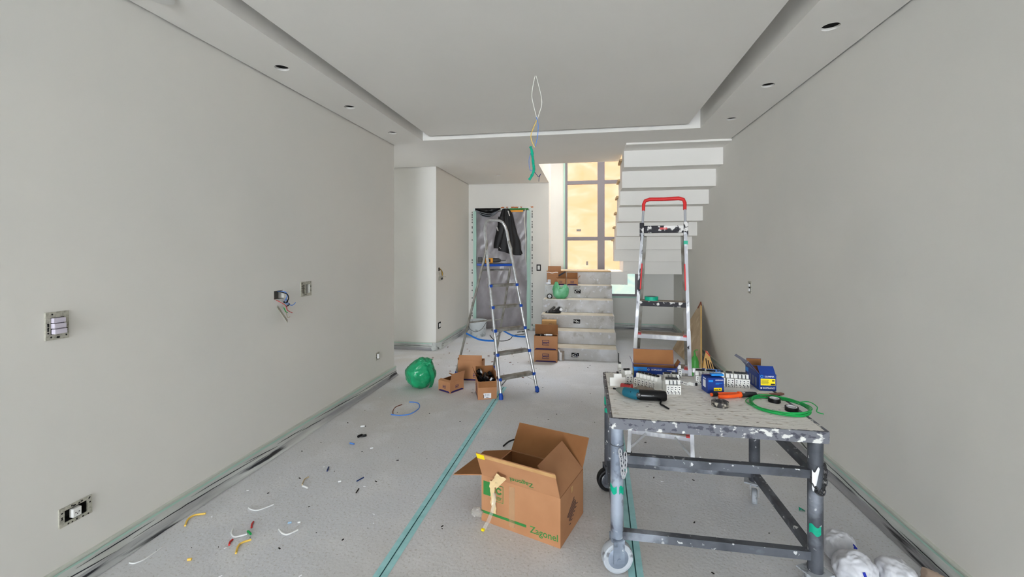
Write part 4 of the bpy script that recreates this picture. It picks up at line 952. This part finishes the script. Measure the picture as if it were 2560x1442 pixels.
# open blue carton at the back
def bluebox(name, label, w, d, h, loc, rz, flaps, inner='kraft_in'): return carton(name, label, w, d, h, loc, rz, flaps, mt='sop_blue', inner=inner, t=.0025)
b, body, fl = bluebox('breaker_carton', 'wide open blue carton with raised brown lid at the table back', .232, .072, .062, (.382, 2.535, TT), R(0), [('back', .085, 3, .004), ('left', .045, 22), ('right', .04, 30)])
decal(body, .072, .020, face('front', .232, .072, -.080, .050), 'sop_light', 'light_panel'); text(body, 'SHB-4X', .011, face('front', .232, .072, -.080, .050, .0012), 'sop_grey')
text(body, 'SOPRANO', .0125, face('front', .232, .072, .008, .048), 'label_white', bold=.02)
G().tube([(.0045*math.cos(k*math.pi/6), .0045*math.sin(k*math.pi/6), 0) for k in range(12)], .0011, 5, True).build('logo', 'label_white', body, M=face('front', .232, .072, -.036, .048))
gg = G(); gg.box((.085, .049, .0003), (.046, .0032, .0006)); gg.box((.098, .0435, .0003), (.02, .0032, .0006)); gg.build('print_lines', 'label_white', body, M=face('front', .232, .072, 0, 0))
gg = G()
for x, w_ in ((-.08, .036), (-.02, .02), (.022, .024), (.072, .034)): gg.box((x, .014, .0003), (w_, .022, .0006))
gg.build('product_picture', 'label_white', body, M=face('front', .232, .072, 0, 0))
decal(body, .04, .035, face('left', .232, .072, 0, .022), 'yellow_label', 'yellow_sticker')
# tall carton at the right end
b, body, fl = bluebox('breaker_carton', 'tall blue carton with open side lid and yellow label at table right end', .082, .175, .083, (.913, 2.468, TT), R(2), [('left', .075, 40, .002), ('front', .045, -40), ('back', .04, -5)])
decal(body, .070, .034, face('front', .082, .175, .001, .044), 'yellow_label', 'yellow_sticker')
text(body, 'SOPRANO', .0125, face('front', .082, .175, .006, .013), 'label_white', bold=.02); decal(body, .008, .008, face('front', .082, .175, -.031, .013), 'label_white', 'logo')
text(body, 'CLAMPER', .0105, face('front', .082, .175, .008, .072), 'label_white', bold=.015)
G().tube([(.006*math.cos(k*math.pi/6), .006*math.sin(k*math.pi/6), 0) for k in range(12)], .0016, 5, True).build('logo', 'sop_light', body, M=face('front', .082, .175, -.029, .072))
gg = G()
for k in range(4): gg.box((-.014, .054-k*.006, .0003), (.036-.004*(k % 2), .0016, .0006))
gg.box((.024, .033, .0003), (.02, .008, .0006)); gg.box((.026, .052, .0003), (.012, .005, .0006)); gg.build('print_lines', 'print_dark', body, M=face('front', .082, .175, 0, 0, .0012))
decal(body, .035, .022, face('left', .082, .175, -.065, .068), 'sop_light', 'light_panel')
gg = G()
for k in range(3): gg.box((-.02+k*.034, .035, .0003), (.018, .045, .0006))
gg.build('product_picture', 'sop_grey', body, M=face('left', .082, .175, 0, 0))
gg = G()
for k in range(4): gg.box((-.05+k*.034, .04, .0003), (.022, .05, .0006))
gg.build('product_picture', 'sop_grey', fl['left'], M=Matrix.Translation((0, 0, .0014)))
G().box((0, .079, .006), (.165, .003, .014)).build('tuck_edge', 'sop_grey', fl['left'])
# small closed blue carton
b, body, fl = bluebox('breaker_carton', 'small blue carton with yellow barcode label in the table middle', .082, .068, .076, (.636, 2.325, TT), R(10), [('front', .06, -88), ('back', .034, -70)])
text(body, 'SOPRANO', .0085, face('front', .082, .068, .018, .066), 'label_white', bold=.02); decal(body, .022, .010, face('front', .082, .068, -.025, .062), 'sop_light', 'light_panel')
decal(body, .04, .016, face('front', .082, .068, .010, .020), 'yellow_label', 'yellow_sticker')
gg = G()
for k in range(7): gg.box((-.006+k*.0028, .019, .0003), (.0014, .006, .0006))
gg.box((.02, .021, .0003), (.006, .006, .0006)); gg.build('print_lines', 'print_dark', body, M=face('front', .082, .068, 0, 0, .0012))
gg = G(); gg.box((.016, .052, .0003), (.034, .0025, .0006)); gg.box((.008, .047, .0003), (.018, .0025, .0006)); gg.build('print_lines', 'sop_light', body, M=face('front', .082, .068, 0, 0))
decal(body, .030, .036, face('left', .082, .068, -.002, .042), 'label_white', 'product_picture'); decal(body, .03, .006, face('left', .082, .068, 0, .068), 'label_white', 'print_lines')
o = G().box((0, 0, .006), (.062, .026, .010), bev=.004).build('blue_carton_lid', 'sop_light', None, loc=(.655, 2.322, TT+.0815), rz=R(6)); tag(o, 'bright blue raised lid of the small blue carton, built as a flat block', 'case')  # flat block in place of the carton's raised lid
# circuit breakers: terminal face towards -y, toggles on top
BRK = {}
def breaker(poles, loc, rz, label, group='circuit breakers on the table', toggle=True, tilt=None):
    t = thing('circuit_breaker', label, 'breaker', (loc[0], loc[1], loc[2] if len(loc) > 2 else TT), rz, group)
    if tilt: t.rotation_euler = tilt
    if poles not in BRK:
        w = .0178*poles-.0006
        prof = [(0, 0), (.082, 0), (.082, .045), (.062, .045), (.060, .065), (.022, .065), (.020, .045), (0, .045)]
        g = G(); Mx = Matrix(((0, 0, 1, 0), (1, 0, 0, 0), (0, 1, 0, 0), (0, 0, 0, 1)))
        g.prism(prof, -w/2, w/2, Mx); a = g.build('body', 'breaker', t)
        g = G(); g.box((0, .040, .0685), (w*.86, .010, .009), bev=.0012); c = g.build('toggle', 'black', t)
        g = G()
        for k in range(poles):
            x = (k-(poles-1)/2)*.0178
            g.box((x, -.0003, .036), (.007, .001, .004)); g.box((x, -.0003, .026), (.004, .001, .005)); g.box((x-.003, -.0003, .014), (.004, .001, .008)); g.box((x+.002, -.0003, .010), (.006, .001, .002)); g.box((x, -.0003, .004), (.005, .001, .003))
        d = g.build('terminal_marks', 'print_dark', t, kind='stuff')
        g = G()
        for k in range(1, poles): g.box(((k-poles/2)*.0178, .0415, .0328), (.0006, .0834, .0655))
        e = g.build('pole_joint', 'print_grey', t, kind='stuff') if poles > 1 else None
        BRK[poles] = (a, c, d, e)
    else:
        for s_ in BRK[poles]:
            if s_: q = s_.copy(); COL.objects.link(q); q.parent = t
    return t
breaker(1, (.205, 2.345), R(100), 'leftmost single breaker on the table, turned sideways')
breaker(1, (.191, 2.50), R(0), 'single breaker alone at the back left corner of the table')
for k in range(2): breaker(1, (.222+.0176*k, 2.372+.0058*k), R(18), '%s single breaker of the close pair behind the screwdriver' % ('left', 'right')[k])
for k in range(6): breaker(1, (.258+.0165*k, 2.338-.0125*k), R(-37), '%s single breaker from the left in the slanted row behind the screwdriver' % ('first', 'second', 'third', 'fourth', 'fifth', 'last')[k], 'slanted row of breakers')
breaker(4, (.431, 2.238), R(4), 'white four-pole breaker with toggles, front of the left breaker cluster')
breaker(2, (.425, 2.335), R(3), 'two-pole breaker right behind the white four-pole one')
breaker(2, (.4655, 2.338), R(3), 'two-pole breaker behind right of the white four-pole one')
breaker(1, (.522, 2.535), R(0), 'single breaker alone beside the wide blue carton')
breaker(2, (.318, 2.395, TT+.0180), 0, 'two-pole breaker lying on its side before the wide blue carton', tilt=(0, R(90), R(25)))
breaker(1, (.372, 2.40, TT+.0092), 0, 'single breaker lying flat before the middle of the wide blue carton', tilt=(0, R(90), R(-20)))
breaker(1, (.50, 2.425, TT+.0092), 0, 'single breaker lying flat before the right end of the wide blue carton', tilt=(0, R(90), R(-50)))
for k, n_ in enumerate(('left', 'middle')): breaker(3, (.607+.0538*k, 2.425-.004*k), R(-5), 'three-pole breaker, %s one in the row behind the small blue carton' % n_)
breaker(2, (.7060, 2.4175), R(-5), 'two-pole breaker at the right end of the row behind the small blue carton')
breaker(2, (.7475, 2.407), R(-4), 'two-pole breaker left of the tall blue carton'); breaker(4, (.8035, 2.403), R(-4), 'four-pole breaker touching the tall blue carton side')
o = thing('torch', 'white and blue cylindrical torch lying on the row of breakers', 'torch', (.575, 2.482, TT+.0602))
G().tube([(0, 0, 0), (.006, 0, 0), (.075, -.010, 0)], [.010, .0135, .0135], 14).build('body', 'label_white', o, smooth=True)
q = [(.075+.0085*k, -.010-.0012*k, 0) for k in range(9)]; G().tube(q, [.014, .0152]*4+[.011], 14).build('ribbed_cap', 'blue_wire', o, smooth=True)
G().box((.055, -.009, .0135), (.016, .010, .004), bev=.001).build('button', 'blue_cap', o)
o = thing('red_connector', 'red plastic connector beside the leftmost breakers', 'connector', (.208, 2.292, TT), R(-12)); G().box((0, 0, .012), (.062, .03, .024), bev=.006).build('body', 'red_worn', o); G().box((.004, 0, .0245), (.03, .012, .002)).build('recess', 'dark', o)
o = thing('plaster_rag', 'grey crumpled wrapper in front of the slanted breaker row', 'wrapper', (.285, 2.235, TT)); G().blob((.048, .022, .018), 5, .35, 3, (0, 0, .014), 4, floor=.0005).build('body', 'worn_tread', o, smooth='all')
# cordless screwdriver
o = thing('cordless_screwdriver', 'teal and black cordless screwdriver lying at the table front left', 'screwdriver', (.253, 2.125, TT+.0265), 0)
A_ = Vector((-.118, .075, .0)); 
G().tube([A_, A_+Vector((.018, -.011, 0))], .0045, 8).build('bit_holder', 'black', o, smooth=True)
G().tube([A_+Vector((.014, -.009, 0)), A_+Vector((.022, -.014, 0)), A_+Vector((.040, -.028, 0)), A_+Vector((.056, -.040, 0))], [.007, .011, .019, .0225], 18).build('nose_cone', 'grey_tool', o, smooth=True)
G().tube([A_+Vector((.052, -.037, 0)), (-.045, .022, 0), (-.02, .006, 0), (.002, .0, 0)], [.0225, .0245, .0255, .0245], 18).build('gear_housing', 'teal_tool', o, smooth=True)
G().tube([(-.012, .002, 0), (.005, 0, 0), (.05, 0, 0), (.115, .0, 0), (.122, .0, 0)], [.0235, .0255, .0255, .0245, .020], 18).build('handle', 'black_shiny', o, smooth=True)
G().lathe([(.011, 0), (.011, .003), (0, .004)], 14, m=Matrix.Translation((-.008, -.0245, .006)) @ Matrix.Rotation(R(80), 4, 'X')).build('mode_dial', 'black', o, smooth=True)
G().lathe([(.004, 0), (.004, .002), (0, .002)], 10, m=Matrix.Translation((-.040, -.004, .012)) @ Matrix.Rotation(R(70), 4, 'X')).build('screw_hole', 'dark', o)
G().box((-.006, -.0275, .008), (.004, .002, .005)).build('painted_glint', 'label_white', o)  # small white piece painted in as a glint by the dial
G().tube(smooth_path([(.098, -.02, -.012), (.088, -.045, -.022), (.098, -.07, -.0215), (.110, -.098, -.0215), (.116, -.104, -.0215)]), .0042, 8).build('wrist_strap', 'black', o, smooth=True)
# pliers
o = thing('pliers', 'combination pliers with orange grips and dark jaws on the table', 'pliers', (.735, 2.256, TT), R(14))
G().tube(smooth_path([(-.135, .004, .013), (-.10, .012, .012), (-.05, .012, .012), (.0, .006, .012)]), .0085, 10).build('handle', 'orange', o, smooth=True)
G().tube(smooth_path([(-.112, -.020, .011), (-.08, -.024, .012), (-.03, -.018, .012), (.008, -.006, .012)]), .0090, 10).build('handle', 'orange', o, smooth=True)
G().tube([(-.130, .006, .013), (-.100, .012, .012)], .0095, 10).build('tape_wrap', 'black', o, smooth=True)
G().tube([(.0, -.002, .012), (.012, -.001, .012)], [.015, .0145], 12).build('guard', 'orange', o, smooth=True)
G().prism([(.010, -.014), (.035, -.016), (.070, -.011), (.092, -.005), (.092, .006), (.070, .011), (.035, .014), (.010, .012)], .003, .020).build('jaws', 'chain_dark', o)
G().lathe([(.007, .020), (.007, .022), (0, .022)], 12, (.028, 0, 0)).build('pivot', 'chain_metal', o, smooth=True)
o = thing('putty_brush', 'small brush with a brown wooden handle lying beyond the pliers', 'brush', (.895, 2.297, TT), R(15))
G().tube([(-.005, 0, .008), (.02, 0, .008), (.06, .0, .008), (.072, 0, .008)], [.005, .0075, .0075, .004], 10).build('handle', 'wood_brown', o, smooth=True); G().box((-.022, 0, .007), (.036, .024, .008), bev=.002).build('ferrule', 'tan_wire', o); G().box((-.05, 0, .006), (.024, .026, .007), bev=.001).build('bristles', 'worn_tread', o)
# tape rolls, wire coil
t = tape_roll('tape_roll', 'wrapped black tape roll with pale streaks alone at the table front', (.611, 2.115, TT), .037, .021, 'tape_scuffed', core='dark', inner=.45)
G().lathe([(0, .0212), (.034, .0212), (.036, .0195)], 24).build('wrapper', 'tape_scuffed', t, smooth=True)
tape_roll('tape_roll', 'black insulating tape roll at the back of the green wire coil', (.880, 2.212, TT+.0003), .0265, .018, 'black', core='label_white', inner=.72)
tape_roll('tape_roll', 'black insulating tape roll inside the front right of green wire coil', (.908, 2.103, TT+.0003), .0270, .018, 'black', core='label_white', inner=.72)
o = thing('wire_coil', 'coil of green electrical wire on the right of the table', 'wire coil', (.872, 2.147, TT))
for k in range(8):
    rr = .113+.012*random.random(); ph = random.random()*6; cx, cy = random.uniform(-.008, .008), random.uniform(-.006, .006); z0 = .0026+.0045*(k % 3)
    P = [((rr+.004*math.sin(3*a+ph))*math.cos(a)+cx, (rr+.003*math.sin(2*a+ph))*math.sin(a)+cy, max(.0024, z0+.003*math.sin(2*a+ph))) for a in [2*math.pi*j/48 for j in range(48)]]
    G().tube(P, .0022, 6, True).build('wire_loop', 'green_wire', o, smooth='all')
G().tube(smooth_path([(.10, .05, .008), (.14, .03, .02), (.15, -.02, .016), (.135, -.05, .004), (.15, -.075, .004)]), .0022, 6).build('wire_end', 'green_wire', o, smooth='all')

# ------------------------------------------------------------------ wire scraps and chips on the floor
def scrap(label, pts, mt, r=.0035, cat='wire scrap', z=None):
    P = [(x, y, (z if z else r+.0008)) for x, y in pts]
    o = G().tube(smooth_path(P, 5) if len(P) > 2 else P, r, 7).build('wire_scrap', mt, None, smooth=True)
    return tag(o, label, cat, 'wire scraps on the floor')
scrap('white wire scrap bent like a shallow bow, farthest of the three white ones', [(-1.802, 2.043), (-1.775, 2.031), (-1.736, 2.031), (-1.716, 2.053), (-1.69, 2.092)], 'white_wire')
scrap('white wire scrap bent in a V, nearest the teal floor tape', [(-1.513, 1.91), (-1.478, 1.888), (-1.449, 1.881), (-1.432, 1.896), (-1.417, 1.923)], 'white_wire', .004)
scrap('hook-shaped white wire scrap touching a green bit', [(-1.74, 1.871), (-1.72, 1.842), (-1.687, 1.823), (-1.662, 1.835), (-1.642, 1.852)], 'white_wire', .004)
scrap('small green bit at the tip of the hooked white wire', [(-1.655, 1.870), (-1.641, 1.864), (-1.622, 1.852)], 'green_wire', .005)
scrap('yellow wire scrap with a bent elbow in the open floor', [(-1.587, 1.724), (-1.614, 1.765), (-1.617, 1.791), (-1.59, 1.819)], 'yellow_wire', .0045)
scrap('yellow wire scrap curved against the left wall film', [(-2.000, 1.853), (-2.034, 1.902), (-2.030, 1.936), (-1.985, 1.958)], 'yellow_wire', .0045)
scrap('short red wire scrap beside the green bit', [(-1.658, 1.898), (-1.675, 1.92), (-1.683, 1.94)], 'red_wire', .0045)
scrap('short red wire scrap left of the bent yellow one', [(-1.664, 1.768), (-1.677, 1.788), (-1.678, 1.804)], 'red_wire', .0045)
scrap('straight blue wire scrap in the floor middle', [(-1.365, 2.388), (-1.346, 2.436)], 'navy_wire', .0035)
scrap('straight black wire scrap near the blue one', [(-1.303, 2.273), (-1.31, 2.316)], 'dark', .0035)
scrap('short dark blue scrap nearer the left wall', [(-1.611, 2.465), (-1.631, 2.512)], 'navy_wire', .0045)
scrap('tan curl of wire in the floor middle', [(-1.682, 2.382), (-1.688, 2.35), (-1.663, 2.295)], 'tan_wire', .004)
scrap('white stub at the end of the tan curl', [(-1.652, 2.285), (-1.61, 2.27)], 'white_wire', .005)
scrap('pale blue stub beyond the V-shaped white wire', [(-1.502, 1.961), (-1.487, 1.969)], 'lblue_wire', .0045)
scrap('tiny white stub next to the pale blue stub', [(-1.455, 1.973), (-1.444, 1.979)], 'white_wire', .0045)
scrap('white stub above the black lump far along the left wall', [(-1.756, 3.128), (-1.728, 3.144)], 'white_wire', .006)
scrap('white stub right of the light blue stub far on the floor', [(-1.497, 2.797), (-1.480, 2.809)], 'white_wire', .005)
scrap('tiny white stub right of the tan curl', [(-1.471, 2.361), (-1.458, 2.371)], 'white_wire', .005)
scrap('light blue stub below the black lump', [(-1.682, 2.85), (-1.643, 2.84)], 'blue_wire', .005)
scrap('crumpled black tape lump far along the left wall', [(-1.676, 2.949), (-1.663, 2.978), (-1.645, 2.970), (-1.628, 2.985)], 'black', .009, 'tape scrap')
scrap('short yellow stub nearest to the camera', [(-1.769, 1.651), (-1.753, 1.656)], 'yellow_wire', .0055)
scrap('long thin white wire curving by the near left wall film', [(-2.010, 1.593), (-1.985, 1.594), (-1.966, 1.622), (-1.964, 1.661), (-1.962, 1.702)], 'white_wire', .003)
o = thing('wire_ring', 'loose blue wire ring with a red end on the floor before the green bag', 'wire', (-1.55, 3.55, 0))
def rl(P): return [(x+1.55, y-3.55, .004) for x, y in P]
G().tube(smooth_path(rl([(-1.64, 3.646), (-1.669, 3.578), (-1.654, 3.491), (-1.62, 3.42)])), .0035, 6).build('red_end', 'brown_wire', o, smooth=True)
G().tube(smooth_path(rl([(-1.632, 3.408), (-1.553, 3.402), (-1.481, 3.442), (-1.454, 3.54), (-1.461, 3.614), (-1.496, 3.687), (-1.545, 3.719), (-1.602, 3.717)])), .0045, 6).build('blue_wire', 'blue_wire', o, smooth=True)
def chips(name, label, mt, n, seed, box, smin, smax):
    rnd = random.Random(seed); g = G()
    for k in range(n):
        x, y = rnd.uniform(box[0], box[1]), rnd.uniform(box[2], box[3]); s_ = rnd.uniform(smin, smax); a = rnd.uniform(0, 3)
        if -.66 < x < .08 and 1.9 < y < 2.6: continue
        if -1.9 < x < -1.4 and 3.95 < y < 4.4: continue
        if .08 < x < .97 and 1.8 < y < 2.7 and rnd.random() < .6: continue
        M = Matrix.Translation((x, y, s_*.22)) @ Matrix.Rotation(a, 4, 'Z'); g.box((0, 0, 0), (s_*rnd.uniform(1, 2.4), s_*.7, s_*.4), M)
    o = g.build(name, mt, None, kind='stuff'); tag(o, label, 'debris')
chips('plaster_chips', 'scattered tiny white plaster chips on the dusty floor', 'label_white', 150, 3, (-1.95, 1.3, 1.4, 5.2), .003, .008)
chips('dark_chips', 'scattered tiny dark cable offcuts on the dusty floor', 'dark', 110, 4, (-2.0, .9, 1.5, 5.6), .003, .008)
chips('dark_chips', 'dark offcuts strewn near the corridor opening', 'brown_wire', 40, 9, (-2.0, -.6, 4.6, 6.3), .005, .014)
